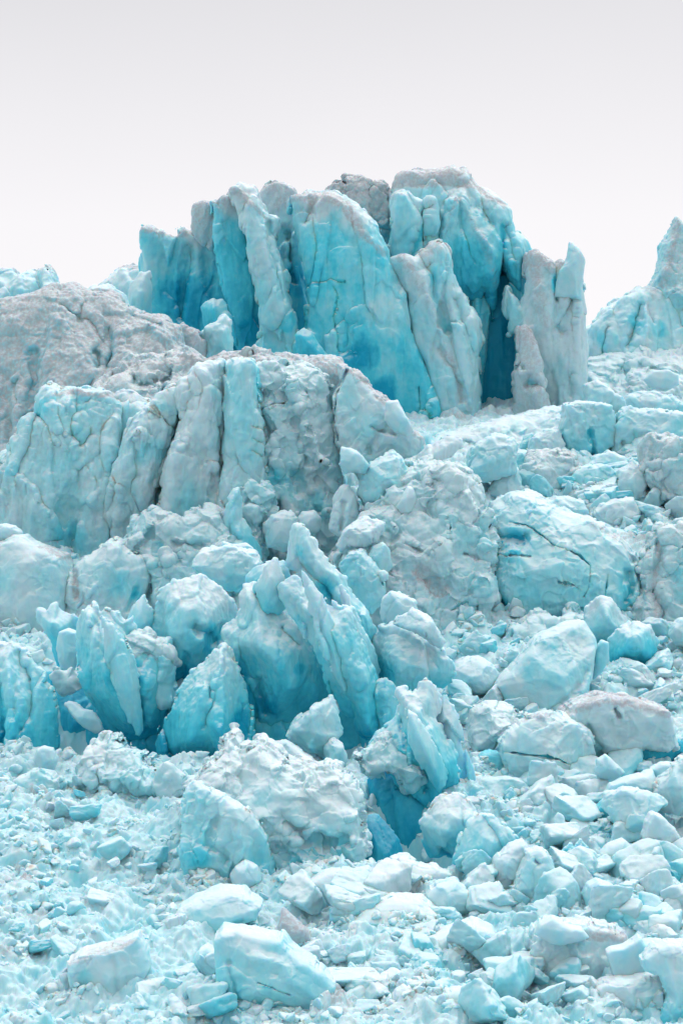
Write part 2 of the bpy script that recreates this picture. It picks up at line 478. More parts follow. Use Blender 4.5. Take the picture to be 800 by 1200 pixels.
ice('ice_fin', 'long pale ice fin sweeping down from a rounded grey top on the skyline tower', 'serac',
    P('262,223 268,216 280,213 295,215 303,224 310,240 325,253 323,263 318,271 321,290 329,315 334,345 346,375 352,440 286,440 300,407 309,388 308,355 300,325 291,297 286,272 284,250 272,233',
      Y=196.5, th=5, R=1.2, nf=3, slope=.3, sty='tower', fresh=.22, grad=(.3, -.1), blobs=[(290, 225, 24, -.3), (335, 380, 14, .35)],
      st=[('276,218 292,240 302,270 318,320 335,385', 7, -.9), ('262,222 280,226 300,246 318,258', 4, -.1, .8), ('312,262 318,300 332,350', 5, .8)]))
ice('ice_column', 'recessed ice column in the deep cleft between the pale fin and the big blue face', 'serac',
    P('304,228 312,218 322,214 331,216 341,222 347,245 350,290 358,330 364,440 325,440 325,330 316,270',
      Y=205, th=4, R=1.0, nf=3, slope=.2, sty='tower', fresh=.35, grad=(.6, -.35), dirt=.1, blobs=[(325, 230, 22, -.4), (345, 330, 26, .4)], st=[('338,275 342,330', 5, 1.2), ('306,262 345,266', 5, -.1, .6)]))
ice('ice_tower', 'broad bright blue ice face in the middle of the skyline tower, grey shoulder ridge', 'serac',
    P('340,225 357,219 382,221 402,229 417,236 428,248 443,260 450,280 453,297 461,306 470,322 478,345 482,372 487,402 501,425 512,455 523,490 523,530 345,530 335,440 340,402 361,382 360,340 357,315 350,285 344,255',
      Y=195.5, th=8, R=2.2, nf=5, slope=.25, sty='tower', fresh=.48, grad=(.22, -.08), dirt=.0,
      blobs=[(420, 415, 30, .45), (445, 460, 26, .4), (385, 290, 40, .2), (372, 330, 28, .25), (460, 370, 40, -.25), (375, 232, 30, -.45), (418, 255, 26, -.4)],
      st=[('352,330 372,332 388,326 404,330', 3, .5, 0, .3), ('393,335 396,350 391,370 394,392 396,412', 2.5, .7, 0, .3), ('340,226 360,226 384,228 404,240 416,262 430,282 448,296', 7, -.7, .8),
          ('366,228 358,255', 6, .7, .4), ('410,380 408,410', 14, .8), ('491,452 493,476', 2, .8, 0, .4), ('502,478 506,498', 2, .8, 0, .4), ('396,300 440,318', 18, -.5), ('470,350 490,420 506,470', 9, -.5)]),
    P('340,388 350,378 360,370 363,382 376,398 390,418 380,440 344,440', Y=193, th=1.6, R=.4, sty='fin', fresh=.42, part='leaning_slab'))
ice('ice_hump', 'small grey hump of dirty ice on the skyline behind the blue face', 'serac',
    P('378,224 392,212 405,210 420,202 428,203 435,210 447,214 453,223 464,226 472,260 477,320 440,320 425,262 400,242', Y=205, th=5, R=1.2, nf=6, slope=.5, sty='rough', fresh=.1, grad=(.45, -.1), dirt=.75, blobs=[(450, 265, 22, .35)]))
ice('ice_tower', 'pale ice tower with two knobs tucked under the rounded summit', 'serac',
    P('465,228 480,225 495,236 506,231 512,240 515,262 513,310 500,340 465,340 459,295 461,262', Y=201, th=4, R=1.0, nf=4, slope=.3, sty='tower', fresh=.28, grad=(.25, 0), st=[('498,245 490,275 484,300', 6, 1.1, 0, .3), ('475,228 468,262', 6, -.4)]))
ice('ice_ridge', 'pale jagged ice ridge below the summit, running down beside a thin blue crevasse', 'serac',
    P('452,305 470,299 485,303 495,295 505,286 515,281 522,290 530,315 538,337 555,359 562,372 565,400 560,417 564,460 562,500 560,540 520,540 509,460 498,425 488,402 481,372 477,345 466,322',
      Y=197, th=6, R=1.7, nf=4, slope=.3, sty='tower', fresh=.18, grad=(.16, 0), dirt=.08, blobs=[(520, 320, 22, .25), (500, 470, 18, .4)],
      st=[('470,302 486,325 500,350 515,390 535,440 548,480', 8, -1.0, .5), ('516,284 522,330 530,360 545,400 552,450', 7, -.9), ('502,312 508,350 524,385', 7, .9, 0, .2), ('532,350 545,385 556,440', 6, .6), ('515,410 530,430 540,470', 6, .5, .5)]))
ice('ice_dome', 'tallest rounded summit of the skyline tower, grey dirt bands over its crown', 'serac',
    P('462,228 463,210 468,200 480,196 500,195 515,192 530,192 541,197 546,193 553,201 566,213 580,221 592,230 600,240 605,255 607,268 618,278 625,290 622,305 618,320 618,352 606,350 599,322 590,296 584,330 581,372 570,340 558,352 545,344 524,392 512,300 490,262',
      Y=202, th=7, R=2.4, nf=6, slope=.3, sty='tower', fresh=.26, grad=(.7, -.25), dirt=.14, blobs=[(578, 420, 45, .5, 1.6), (590, 330, 12, .4, 3), (545, 300, 30, .1)],
      st=[('589,262 590,290', 6, 1.4, 0, .4), ('466,212 500,214 526,210 560,216 590,238', 6, .15, .9), ('470,202 500,204 540,200', 5, -.3, .7),
          ('537,234 524,262 514,300', 6, -.9, .5), ('537,234 556,262 570,288 580,330', 7, -1.0, .4), ('548,350 584,362', 5, .9), ('575,235 600,290 614,330', 8, -.8), ('596,265 600,300', 6, .9), ('560,240 575,260', 6, .6)]),
    P('545,340 572,345 578,366 572,404 564,446 558,405 548,392', Y=203.4, th=2, R=.8, sty='tower', fresh=.5, part='hanging_curtain'))
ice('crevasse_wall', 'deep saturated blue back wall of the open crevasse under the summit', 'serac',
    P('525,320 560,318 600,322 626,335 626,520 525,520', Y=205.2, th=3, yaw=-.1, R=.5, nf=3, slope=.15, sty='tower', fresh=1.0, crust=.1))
ice('ice_shard', 'blue ice rib lining the near side of the open crevasse under the summit', 'serac', P('552,350 572,362 571,400 566,440 563,505 548,505', Y=203.9, th=1.5, R=.6, nf=3, sty='smooth', fresh=.6))
ice('ice_shard', 'blue ice rib lining the far side of the open crevasse, beside the grey pinnacle', 'serac', P('597,330 612,340 616,505 603,505 605,440 604,400', Y=203.7, th=1.5, R=.6, nf=3, sty='smooth', fresh=.65))
ice('ice_pinnacle', 'grey ice pinnacle with a curved horn at the end of the skyline tower', 'serac',
    P('618,308 621,295 628,291 640,303 652,311 658,306 664,312 676,312 681,322 681,335 682,352 686,377 688,430 692,475 695,520 602,520 606,470 608,450 606,437 611,420 613,402 608,388 598,390 595,360 594,338 598,331 606,343 612,355 617,340',
      Y=199, th=5, R=1.5, nf=4, slope=.3, sty='tower', fresh=.05, grad=(.06, .1), dirt=.28, blobs=[(603, 370, 16, .2, 2), (672, 310, 12, .15), (650, 335, 6, .4, 2)],
      st=[('628,294 640,308 648,318 660,306', 5, -.3, .6), ('649,322 652,350', 5, 1.5, 0, .4), ('625,300 632,340 640,380', 8, -.5, .4), ('658,330 668,360', 8, -.6, .5), ('652,380 660,390', 6, .6), ('668,440 668,462', 8, .5)]),
    P('652,345 656,316 664,305 667,293 669,281 672,283 678,290 686,302 685,320 683,350', Y=197.6, th=2.4, R=.6, nf=3, sty='smooth', fresh=.1, dirt=.15, part='horn'),
    P('611,386 616,384 628,400 633,425 631,437 641,452 652,500 603,500 606,455 604,437 611,420 612,402', Y=196.6, th=2.5, R=.8, nf=4, sty='tower', fresh=.02, dirt=.5, part='spur', label='silt stained spur with a round hole',
      st=[('622,446 627,450', 8, 2.2, 0, .6), ('611,430 612,434', 4, .6, 0, .3)]))

# pieces at the feet and behind
ice('ice_spire', 'small white ice spire standing against the near edge of the flat blue wall', 'serac', P('148,362 154,334 164,319 172,318 175,340 176,385 150,385', Y=198, th=2, sty='fin', fresh=.05, R=.5))
ice('ice_hump', 'far grey ice hump on the skyline behind the white spire', 'serac', P('112,336 125,320 138,311 152,308 168,310 180,380 110,380', Y=232, th=6, R=2, sty='tower', fresh=.15, dirt=.15))
ice('ice_ridge', 'low white jagged ice crest behind the dirty brown hump', 'serac', P('98,342 106,333 114,335 124,332 132,338 142,346 158,372 98,376', Y=187, th=2, R=.4, sty='fin', fresh=.05))
ice('ice_hump', 'far jagged ice ridge at the edge of the skyline, three grey points', 'serac',
    P('-30,318 0,312 10,310 20,318 34,314 49,309 55,322 61,340 64,380 -30,380', Y=226, th=8, R=1.5, nf=4, sty='tower', fresh=.2, dirt=.12, st=[('22,318 30,345', 6, -1.0), ('40,314 44,345', 7, 1.2)]))
ice('ice_spire', 'small pale pointed block low at the edge, in front of the far ridge', 'ice block', P('-8,345 -4,341 4,338 8,344 6,365 -8,368', Y=190, th=1.5, sty='fin', fresh=.1))
ice('ice_block', 'dirty brown pointed block at the foot of the flat blue wall', 'ice block', P('206,380 212,376 222,384 232,389 240,400 240,425 212,425 208,400', Y=187, th=3, R=.7, sty='block', fresh=.05, dirt=.8))
ice('ice_block', 'clean white block with a slanted top at the foot of the flat blue wall', 'ice block', P('229,390 245,381 255,374 262,368 269,374 272,396 270,425 234,425', Y=188, th=3, R=.7, sty='block', fresh=.1, st=[('258,372 262,395 264,415', 5, -.6)]))
ice('ice_slab', 'blue slab leaning at the bottom of the cleft between the flat wall and the fin', 'ice slab', P('230,356 238,352 246,345 258,342 262,333 266,345 272,370 280,405 248,405 236,378', Y=196.5, th=1.8, R=.5, sty='fin', fresh=.36))

# ------------------------------------------------------------------ dirty hump and the mid cliff
ice('ice_hump', 'broad grey brown dirty ice hump with a rounded crest above the pale cliff', 'ice cliff',
    P('-40,358 0,347 20,343 40,338 62,332 75,330 90,335 105,338 125,335 140,350 160,362 185,372 199,380 207,402 226,412 242,422 262,470 230,540 170,640 -40,640',
      Y=176, th=7, lean=.55, R=2.4, nf=4, slope=.25, sty='cliff', fresh=.22, grad=(.12, -.05), dirt=.75, res=1.3,
      blobs=[(40, 410, 30, .18), (35, 460, 12, .3, 3), (100, 432, 22, .25), (130, 405, 8, .35, 3), (70, 370, 30, .1), (190, 390, 22, .1)],
      st=[('5,378 30,362 48,352 66,362 78,392 80,440', 8, -.6, .4), ('92,338 96,352 92,372', 4, .8, .5), ('126,385 130,405 126,425', 6, 1.6), ('108,415 114,430', 6, .9), ('36,415 40,450 24,500', 8, .8), ('14,450 16,470', 6, .6), ('66,358 100,372 118,398', 4, .5, .5),
          ('120,368 150,366 180,378 204,400', 5, .4, .7), ('140,388 165,380 190,392 205,405', 4, -.5, .6), ('0,440 10,520', 9, .6)]))
ice('ice_cliff', 'creased grey blue ice wall linking the columns of the pale cliff, seen in their clefts', 'ice cliff',
    P('-20,560 20,515 60,470 130,470 180,478 215,450 260,430 300,430 345,426 388,452 396,500 400,560 410,690 -20,690', Y=160.5, th=5, lean=.05, R=1.0, nf=3, slope=.15, sty='cliff', fresh=.25, dirt=.15, res=1.3))
ice('ice_cliff', 'pale dimpled ice cliff face at the edge below the dirty hump, stepped outline', 'ice cliff',
    P('-20,560 0,543 10,530 12,515 20,510 24,490 33,485 40,487 40,465 52,452 62,455 64,462 85,457 105,455 130,463 138,480 137,540 131,590 130,700 -20,700',
      Y=159, th=6, lean=.08, R=1.6, nf=3, slope=.2, sty='cliff', fresh=.14, grad=(.0, .05), dirt=.22, blobs=[(50, 480, 16, .2), (92, 475, 18, .12), (94, 510, 18, .2), (15, 550, 10, .2), (80, 630, 30, .25)],
      st=[('40,487 58,500 66,520', 4, .5), ('82,510 94,522 106,508', 6, .9), ('85,462 94,480 104,470', 12, .5), ('70,470 72,540 62,600', 8, -.5), ('110,480 112,560 100,620', 9, -.4), ('64,462 85,459 132,466', 3, -.3, .7), ('112,560 114,566', 3, .6), ('105,548 106,550', 2, .5), ('78,600 80,650', 16, .9), ('30,560 36,640', 12, -.4)]))
ice('ice_ledge', 'dirty grey brown ledge of ice running along the top of the pale cliff', 'ice cliff',
    P('100,470 110,452 120,444 140,430 150,418 172,412 190,418 205,412 226,420 262,415 300,411 320,416 345,415 372,424 400,432 420,470 300,520 200,540 140,520', Y=166, th=5, lean=.75, R=1.6, nf=5, slope=.3, sty='rough', fresh=.1, dirt=.5,
      st=[('150,425 190,424 226,424 262,420 300,420', 5, -.5, .8), ('158,445 180,452', 7, .9, 0, .2), ('186,468 196,450', 6, 1.0, 0, .3), ('140,440 158,470', 7, -.5)]))
ice('ice_column', 'leaning pale ice column with a dark diagonal crack between two vertical clefts', 'ice cliff',
    P('170,480 185,466 200,456 213,449 212,470 206,490 197,520 189,550 174,590 162,640 112,650 120,600 134,560 146,520 158,495', Y=158, th=5, R=1.5, nf=3, slope=.25, sty='cliff', fresh=.2, dirt=.2, blobs=[(175, 530, 20, .25), (190, 475, 10, .2)],
      st=[('176,478 188,488 200,500', 2.2, .9, .2, .2), ('200,500 192,525 176,565', 5, .9, 0, .2), ('166,500 150,545 140,600', 7, -.5), ('160,520 158,560', 7, .5)]))
ice('ice_column', 'narrow recessed column between the stepped cliff face and the leaning cracked column', 'ice cliff',
    P('132,468 142,462 160,466 172,474 164,500 150,530 140,570 128,600 122,560 130,500', Y=161, th=3, R=1, sty='cliff', fresh=.2, dirt=.25, st=[('136,468 136,520 132,560', 3, 1.2)]))
ice('ice_column', 'wide smooth pale ice column at the middle of the cliff', 'ice cliff',
    P('206,455 222,440 232,427 245,422 258,421 261,445 262,500 262,560 270,660 180,660 188,610 195,555 200,527 210,507 216,480', Y=157, th=5, R=1.8, nf=3, slope=.2, sty='cliff', fresh=.16, dirt=.08, blobs=[(255, 460, 14, .15, 3), (225, 590, 30, .2)],
      st=[('222,445 224,480 212,515', 7, .6), ('258,500 255,530 258,548', 4, .9, 0, .2), ('214,515 200,560 192,610', 7, -.5), ('244,560 250,575', 8, .5), ('238,430 240,520', 12, -.4)]))
ice('ice_column', 'straight pale ice column split from its wide neighbour by a narrow vertical cleft', 'ice cliff',
    P('262,424 272,419 290,421 297,430 299,460 301,482 307,510 312,560 304,660 262,660 260,560 262,500 261,450', Y=156.3, th=5, R=1.4, nf=3, slope=.2, sty='cliff', fresh=.2, blobs=[(300, 445, 8, .3, 3)],
      st=[('299,440 299,480', 4, .8), ('296,515 306,520', 3, .7, 0, .2), ('292,528 304,534', 3, .7, 0, .2), ('296,500 306,505', 3, .6), ('280,424 280,520', 9, -.4)]))
ice('ice_cliff', 'broken knobbly ice face beside the straight column, little white pinnacles on it', 'ice cliff',
    P('294,430 308,418 330,420 350,425 372,436 386,450 395,480 393,510 400,560 408,680 290,680 302,610 306,540 300,482', Y=157.3, th=5, lean=.05, R=1.6, nf=5, slope=.35, sty='rough', fresh=.15, dirt=.22,
      blobs=[(340, 570, 30, .25), (370, 590, 26, .3), (315, 560, 14, .2)],
      st=[('334,440 344,455 350,480', 6, -1.0), ('370,450 372,475', 5, -.9), ('360,495 372,520 380,545', 7, -1.1), ('318,460 320,520', 7, -.5), ('304,480 335,470', 3, .6), ('350,560 370,600', 14, 1.3), ('320,595 330,640', 9, 1.4), ('355,525 366,540', 8, .8)]))
ice('ice_ledge', 'smooth grey ice shoulder with a curved crack, above the knobbly face', 'ice cliff',
    P('322,416 335,411 355,418 375,415 392,416 406,427 402,444 391,462 376,470 350,450 330,436', Y=160.5, th=4, lean=.35, R=1.2, nf=4, slope=.3, sty='block', fresh=.05, dirt=.6, st=[('340,416 360,440 378,456', 6, .5, .4), ('350,424 372,432', 6, -.4)]))
ice('ice_block', 'big grey block with brown top and dark side crack, at the end of the cliff', 'ice block',
    P('390,466 400,446 396,424 410,428 425,437 438,455 449,462 457,468 470,482 482,500 497,514 499,524 484,545 474,585 430,570 402,535 392,510', Y=156, th=5, R=1.4, nf=5, slope=.4, sty='block', fresh=.16, dirt=.1, blobs=[(425, 500, 26, .2), (440, 450, 26, -.2)],
      st=[('406,432 402,446 392,460 391,490 396,515', 3, .9, .2), ('400,426 425,438 445,462 456,470', 9, -.3, 1.0), ('460,490 485,505 497,516', 8, -.2, .8), ('438,500 462,510', 4, .5), ('432,530 445,505 470,495', 6, .5)]),
    P('452,470 466,468 474,486 486,505 478,512 462,505 450,492', Y=154.3, th=1.5, R=.5, sty='block', fresh=.1, part='shoulder'))

# slope of blocks between the cliff and the arch
ice('ice_cliff', 'rough fractured ice face of grey blocks with a brown dirt patch, beside the arch', 'ice cliff',
    P('400,640 425,610 440,590 460,560 482,546 500,536 530,545 560,562 574,600 583,640 581,685 575,716 578,770 540,780 480,760 440,740 400,700', Y=148.5, th=6, lean=.3, R=1.8, nf=6, slope=.3, sty='rough', fresh=.08, dirt=.28,
      blobs=[(570, 690, 20, .2), (530, 750, 26, .3), (560, 620, 30, .1)],
      st=[('490,670 505,680 515,690', 12, .4, .9), ('525,610 528,640', 3, .7), ('530,715 550,705 560,710', 3, .8, 0, .2), ('560,705 556,740', 3, .8), ('545,650 575,660', 3, .6), ('510,580 530,620 525,660', 9, -.6), ('575,600 578,680 570,730', 6, -.5), ('470,640 500,650', 6, .6)]))
ice('ice_block', 'large rounded grey boulder of ice perched at the top of the fractured face', 'ice block', P('420,578 424,556 436,541 448,536 460,529 470,538 480,552 478,568 468,584 462,594 446,600 430,597', Y=151, th=3.5, R=.8, nf=6, slope=.6, sty='block', fresh=.1, st=[('462,592 474,578', 4, .6, 0, .2)]))
ice('ice_block', 'wedge shaped grey block under the end of the brown topped block', 'ice block', P('397,545 399,522 410,525 425,535 432,546 428,554 415,552 404,556', Y=151, th=2, sty='block', fresh=.1))
ice('ice_block', 'upright triangular shard beside the large rounded grey boulder', 'ice block', P('464,594 470,584 478,570 484,572 487,588 484,600 470,602', Y=149.6, th=1.5, sty='block', fresh=.05, R=.35))
ice('ice_fin', 'curved white ice rib dropping from the snowy shelf beside the rounded grey boulder', 'serac', P('480,556 488,534 502,522 518,516 532,511 540,520 520,540 506,560 500,590 490,585 484,570', Y=153, th=2.5, R=.6, sty='fin', fresh=.06))
ice('ice_block', 'knobbly white ice lump on top of the fractured face', 'ice block', P('500,560 512,548 528,546 540,556 552,575 560,600 550,620 530,615 508,600 498,580', Y=149.5, th=3, lean=.2, R=.8, nf=6, slope=.5, sty='rough', fresh=.03, dirt=.15))
ice('ice_block', 'square blue white block half sunk in the snowy shelf above the fractured face', 'ice block', P('550,532 560,518 572,510 590,508 606,520 604,552 570,564 552,556', Y=168, th=4, lean=.2, R=.7, nf=4, slope=.35, sty='block', fresh=.18))
ice('ice_mound', 'smooth bright snowy mound at the foot of the summit crevasse', 'ice mound', P('496,535 500,518 516,508 537,503 560,496 590,489 612,484 640,477 664,474 672,500 662,545 600,570 550,575 510,568', Y=183, th=6, lean=.9, R=2.2, nf=5, slope=.25, sty='block', fresh=.08, grad=(.1, 0), st=[('505,530 540,512 580,500', 8, -.4), ('545,520 540,545', 6, .6, 0, .2)]))
ice('ice_block', 'squarish blue ice block with a dark slit, on the shelf below the grey pinnacle', 'ice block', P('660,512 663,473 676,470 692,471 718,474 723,490 721,520 706,534 690,531 672,536 662,530', Y=179.5, th=4, R=.7, nf=3, slope=.3, sty='block', fresh=.3, grad=(.2, -.15), st=[('691,505 697,532', 4, 1.2, 0, .4), ('676,478 672,515', 8, -.3)]))
ice('ice_block', 'long blue white ice block with hollows, beside the squarish block on the shelf', 'ice block', P('722,500 728,482 737,476 770,479 805,482 830,490 830,535 770,535 745,540 720,534', Y=179, th=4, R=.9, nf=4, slope=.3, sty='block', fresh=.24, st=[('748,528 760,512 775,520', 5, 1.2, 0, .3), ('730,520 735,530', 5, .8)]))
ice('ice_block', 'brown dirty boulder on the shelf at the edge, in front of the long block', 'ice block', P('757,540 758,522 766,510 780,512 800,513 830,516 830,600 790,605 770,580 760,560', Y=168, th=4, R=1, nf=6, slope=.5, sty='rough', fresh=.12, dirt=.42))
ice('ice_arch', 'bulging cracked ice mass with a curved groove and a blue cave under its brow', 'ice cliff',
    P('570,640 574,605 580,590 592,585 602,577 622,574 642,581 662,598 692,606 717,616 737,631 752,651 762,682 754,708 738,730 714,745 640,745 590,755 574,740 574,690', Y=149.5, th=7, lean=.22, R=3.2, nf=5, slope=.3, sty='block', fresh=.16, grad=(.12, -.05), dirt=.12,
      blobs=[(604, 633, 18, .45), (585, 715, 24, .3), (730, 640, 22, -.1), (735, 700, 14, .2, 2)],
      st=[('582,636 600,632 614,634', 9, 2.4, 0, .4), ('600,612 625,618 650,640 680,652 692,664', 2.2, .6, 0, .3), ('582,650 622,652', 2.5, .6), ('655,682 668,686 680,692', 1.6, .4, 0, .2), ('712,675 709,700', 2, .7, 0, .3), ('692,664 690,690 684,700', 2, .3),
          ('736,668 744,688 738,704', 6, 1.4, 0, .2), ('576,706 590,724', 14, 2.0, 0, .2), ('720,640 750,670 752,700', 6, -.4), ('612,580 620,605', 9, -.7), ('690,608 730,632', 8, -.3, .5)]))
ice('ice_cliff', 'dirty grey ice wall at the edge behind the bulging cracked mass', 'ice cliff',
    P('715,780 728,740 742,715 752,690 756,660 770,630 800,612 840,605 840,790 720,790', Y=149, th=5, lean=.15, R=1.5, nf=5, slope=.35, sty='rough', fresh=.22, dirt=.36, blobs=[(795, 680, 25, .2)], st=[('775,640 768,690 772,720', 8, .9, .5), ('745,720 755,745', 6, .9)]))

# ------------------------------------------------------------------ far slope at the other end
ice('ice_spire', 'tall sharp grey blue ice spire at the edge, rising over the far slope', 'serac',
    P('797,249 806,256 830,300 850,460 760,460 757,385 762,342 770,324 776,306 778,283 790,266', Y=214, th=5, R=1.4, nf=4, slope=.5, sty='block', fresh=.24, dirt=.38, st=[('797,252 790,290 775,335', 6, -.6, .4), ('772,352 790,345 800,350', 6, -.8)]))
ice('ice_ridge', 'pale fluted ice slope between the grey pinnacle and the sharp spire', 'serac',
    P('684,400 690,382 704,372 715,358 726,348 742,341 763,332 785,345 812,350 815,440 815,490 684,490', Y=211, th=5, lean=.25, R=1.5, nf=4, slope=.3, sty='tower', fresh=.12, blobs=[(748, 375, 12, .35, 2), (708, 400, 9, .3, 2), (772, 385, 14, .3)],
      st=[('752,355 745,380 738,405', 5, .9, 0, .2), ('760,345 752,400', 5, -.6), ('714,385 704,420', 4, .8), ('730,360 716,400', 7, -.5)]))
ice('ice_mound', 'creamy white tumbled ice fall below the sharp spire', 'ice mound',
    P('684,430 696,418 712,412 735,410 752,402 780,408 840,400 840,500 690,500', Y=206, th=5, lean=1.2, R=1.6, nf=6, slope=.35, sty='rough', fresh=.06, st=[('700,440 720,450', 6, .6), ('735,420 728,450', 5, .6), ('750,430 800,440', 4, .5), ('760,450 800,460', 6, -.4)]))
ice('ice_slab', 'smooth pale slab sloping down from the foot of the grey pinnacle', 'ice slab', P('688,450 700,444 712,452 728,466 738,476 728,490 700,490 688,480', Y=192, th=3, R=.7, sty='block', fresh=.16))
ice('ice_block', 'oval white boulder on the tumbled ice fall at the edge', 'ice block', P('758,443 766,434 782,432 796,438 797,450 784,456 766,454', Y=199, th=2.5, sty='smooth', fresh=.12))

# ------------------------------------------------------------------ pale masses under the cliff
ice('ice_bulge', 'smooth blue grey bulge of ice at the edge under the pale cliff', 'ice cliff',
    P('-30,640 0,632 22,628 40,640 56,645 70,652 78,675 77,720 62,760 -30,770', Y=148.5, th=6, lean=.1, R=2.2, nf=3, slope=.25, sty='smooth', fresh=.17, dirt=.2, st=[('45,640 62,648 74,656', 4, -.3, .6), ('24,665 22,700 26,740', 9, -.4)]))
ice('ice_block', 'low white slab lying on the blue grey bulge at the edge', 'ice slab', P('-15,618 0,614 14,618 22,624 23,634 0,638 -15,636', Y=150.5, th=2, R=.35, sty='block', fresh=.06))
ice('ice_bulge', 'grey flat faced mass of ice with a ragged crest beneath the leaning cracked column', 'ice cliff',
    P('72,680 88,662 105,648 125,632 138,636 152,648 166,652 178,664 172,690 164,715 155,770 72,770 70,715', Y=148.8, th=5, R=1.8, nf=4, slope=.35, sty='block', fresh=.15, dirt=.22, blobs=[(145, 690, 22, .25), (160, 700, 8, .3)], st=[('158,690 148,715', 4, 1.0, 0, .3), ('85,670 88,700', 5, .4, .7), ('125,640 110,690', 9, -.5)]))
ice('ice_bulge', 'heap of broken grey ice lumps under the wide smooth column', 'ice cliff',
    P('138,640 158,612 180,598 205,606 225,596 250,602 270,618 268,660 245,690 215,710 200,760 150,760 160,690', Y=150, th=4, lean=.2, R=1.4, nf=6, slope=.4, sty='rough', fresh=.14, dirt=.28, st=[('186,640 182,660', 7, 1.1, 0, .25), ('160,650 175,690', 6, .6), ('205,640 235,640', 6, .7)]))
ice('ice_spire', 'slender leaning spire of grey ice in front of the straight column', 'serac', P('246,660 254,626 264,596 272,574 279,568 284,582 282,606 296,630 308,646 312,680 246,690', Y=151.5, th=2, R=.7, sty='fin', fresh=.12, dirt=.2, st=[('277,574 266,610 256,645', 5, -.5), ('270,622 276,630', 6, .7)]))
ice('ice_tower', 'crumbly pale ice stack behind the slender leaning spire', 'serac', P('278,600 282,572 296,564 308,566 318,580 319,600 306,616 308,640 314,680 274,680', Y=154, th=3, R=.9, sty='crumb', fresh=.12, dirt=.12))
ice('ice_block', 'round grey boulder at the foot of the knobbly cliff', 'ice block', P('308,615 318,602 332,596 344,602 350,618 344,640 330,648 314,640', Y=152, th=2.5, R=.8, sty='block', fresh=.14, dirt=.15))
ice('ice_block', 'small round grey boulder beside its larger twin at the foot of the knobbly cliff', 'ice block', P('346,612 354,600 368,598 376,608 374,622 360,628 350,624', Y=152.5, th=2, R=.6, sty='block', fresh=.12, dirt=.15))
ice('ice_block', 'split upright grey block below the brown topped block', 'ice block', P('386,620 390,585 398,570 408,568 416,582 422,604 420,625 404,632', Y=151.5, th=2, R=.6, sty='block', fresh=.1, st=[('402,590 400,620', 4, 1.0)]))
ice('ice_slab', 'flat pale jutting slab above the tall blade of ice', 'ice slab', P('394,640 402,624 414,614 428,608 440,608 451,613 450,620 442,634 428,642 412,640 400,648', Y=146.5, th=2.5, R=.6, sty='block', fresh=.1))
ice('ice_block', 'faceted pale block beneath the flat jutting slab', 'ice block', P('400,660 408,648 424,644 436,654 446,676 452,694 448,712 436,722 420,712 408,690', Y=144.8, th=2.5, R=.6, nf=6, slope=.6, sty='block', fresh=.14))
ice('ice_block', 'small ball of ice beside the faceted pale block', 'ice block', P('441,676 444,669 450,668 455,672 455,679 449,682 443,681', Y=145, th=.7, sty='smooth', fresh=.06))
ice('ice_block', 'dark column of small blocks between the flat slab and the dirt patch', 'ice block', P('430,655 436,640 448,636 458,645 460,665 452,676 440,668', Y=146.2, th=1.6, sty='block', fresh=.1, dirt=.2))

# ------------------------------------------------------------------ the blue fins at the centre
ice('ice_fin', 'curled translucent ice leaf at the edge, beside the blue hollow', 'serac', P('-30,775 -10,762 8,760 18,764 31,774 46,792 58,825 61,855 62,885 52,925 -30,945', Y=131, th=3, yaw=-.15, R=1.0, nf=4, slope=.3, sty='fin', fresh=.3, grad=(.25, -.12), st=[('8,770 14,800 20,830 10,870 6,900', 5, -.7), ('18,770 30,800 34,840', 5, .4), ('28,785 32,800', 4, .4), ('-2,810 2,860 -6,900', 8, .9, 0, .35)]))
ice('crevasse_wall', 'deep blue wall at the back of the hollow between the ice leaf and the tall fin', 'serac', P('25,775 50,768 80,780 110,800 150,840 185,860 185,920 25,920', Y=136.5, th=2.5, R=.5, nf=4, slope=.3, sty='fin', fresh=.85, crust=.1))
ice('ice_fin', 'broad blue ice fin with a bright spine, leaning over the blue hollow', 'serac',
    P('87,772 85,745 91,722 100,715 107,711 114,722 121,719 132,722 141,728 151,725 163,742 186,760 198,790 188,850 182,866 173,879 160,882 140,868 120,849 107,820 92,797', Y=132.5, th=3, yaw=.1, R=1.0, nf=4, slope=.35, sty='fin', fresh=.26, grad=(.3, -.18), blobs=[(150, 800, 26, .3), (165, 865, 18, .2)],
      st=[('98,718 112,750 124,790 140,830 158,862', 6, -.8), ('108,730 120,770', 6, .5), ('150,745 160,800 165,840', 9, .6, 0, .2), ('172,800 176,850', 6, -.4)]))
ice('ice_block', 'frosted ice lumps resting on the shoulder of the broad blue fin', 'ice block', P('128,755 136,742 152,740 168,746 186,752 200,762 205,780 190,790 170,778 150,775 132,768', Y=133, th=2.5, sty='crumb', fresh=.06, dirt=.15))
ice('ice_fin', 'small toothed ice fin behind the broad blue fin', 'serac', P('36,716 39,709 46,712 53,718 57,708 64,706 72,716 85,722 92,742 82,772 66,785 58,755 48,738', Y=139, th=1.8, R=.5, sty='fin', fresh=.22, grad=(.2, -.1)))
ice('ice_block', 'pale rounded block wedged between the small toothed fin and the broad blue fin', 'ice block', P('64,762 68,742 78,738 88,742 90,770 84,790 70,786', Y=136, th=1.5, sty='block', fresh=.2))
ice('ice_shard', 'pale oblong shard lying across the blue hollow', 'ice block', P('73,827 79,822 88,824 97,832 108,833 116,846 119,856 110,861 98,854 84,840', Y=132, th=1, R=.3, sty='block', fresh=.12))
ice('ice_shard', 'pale jagged shard above the oblong one in the blue hollow', 'ice block', P('56,792 64,786 78,788 84,782 96,795 98,806 84,812 72,815 62,804', Y=134, th=1, R=.3, sty='crumb', fresh=.2))
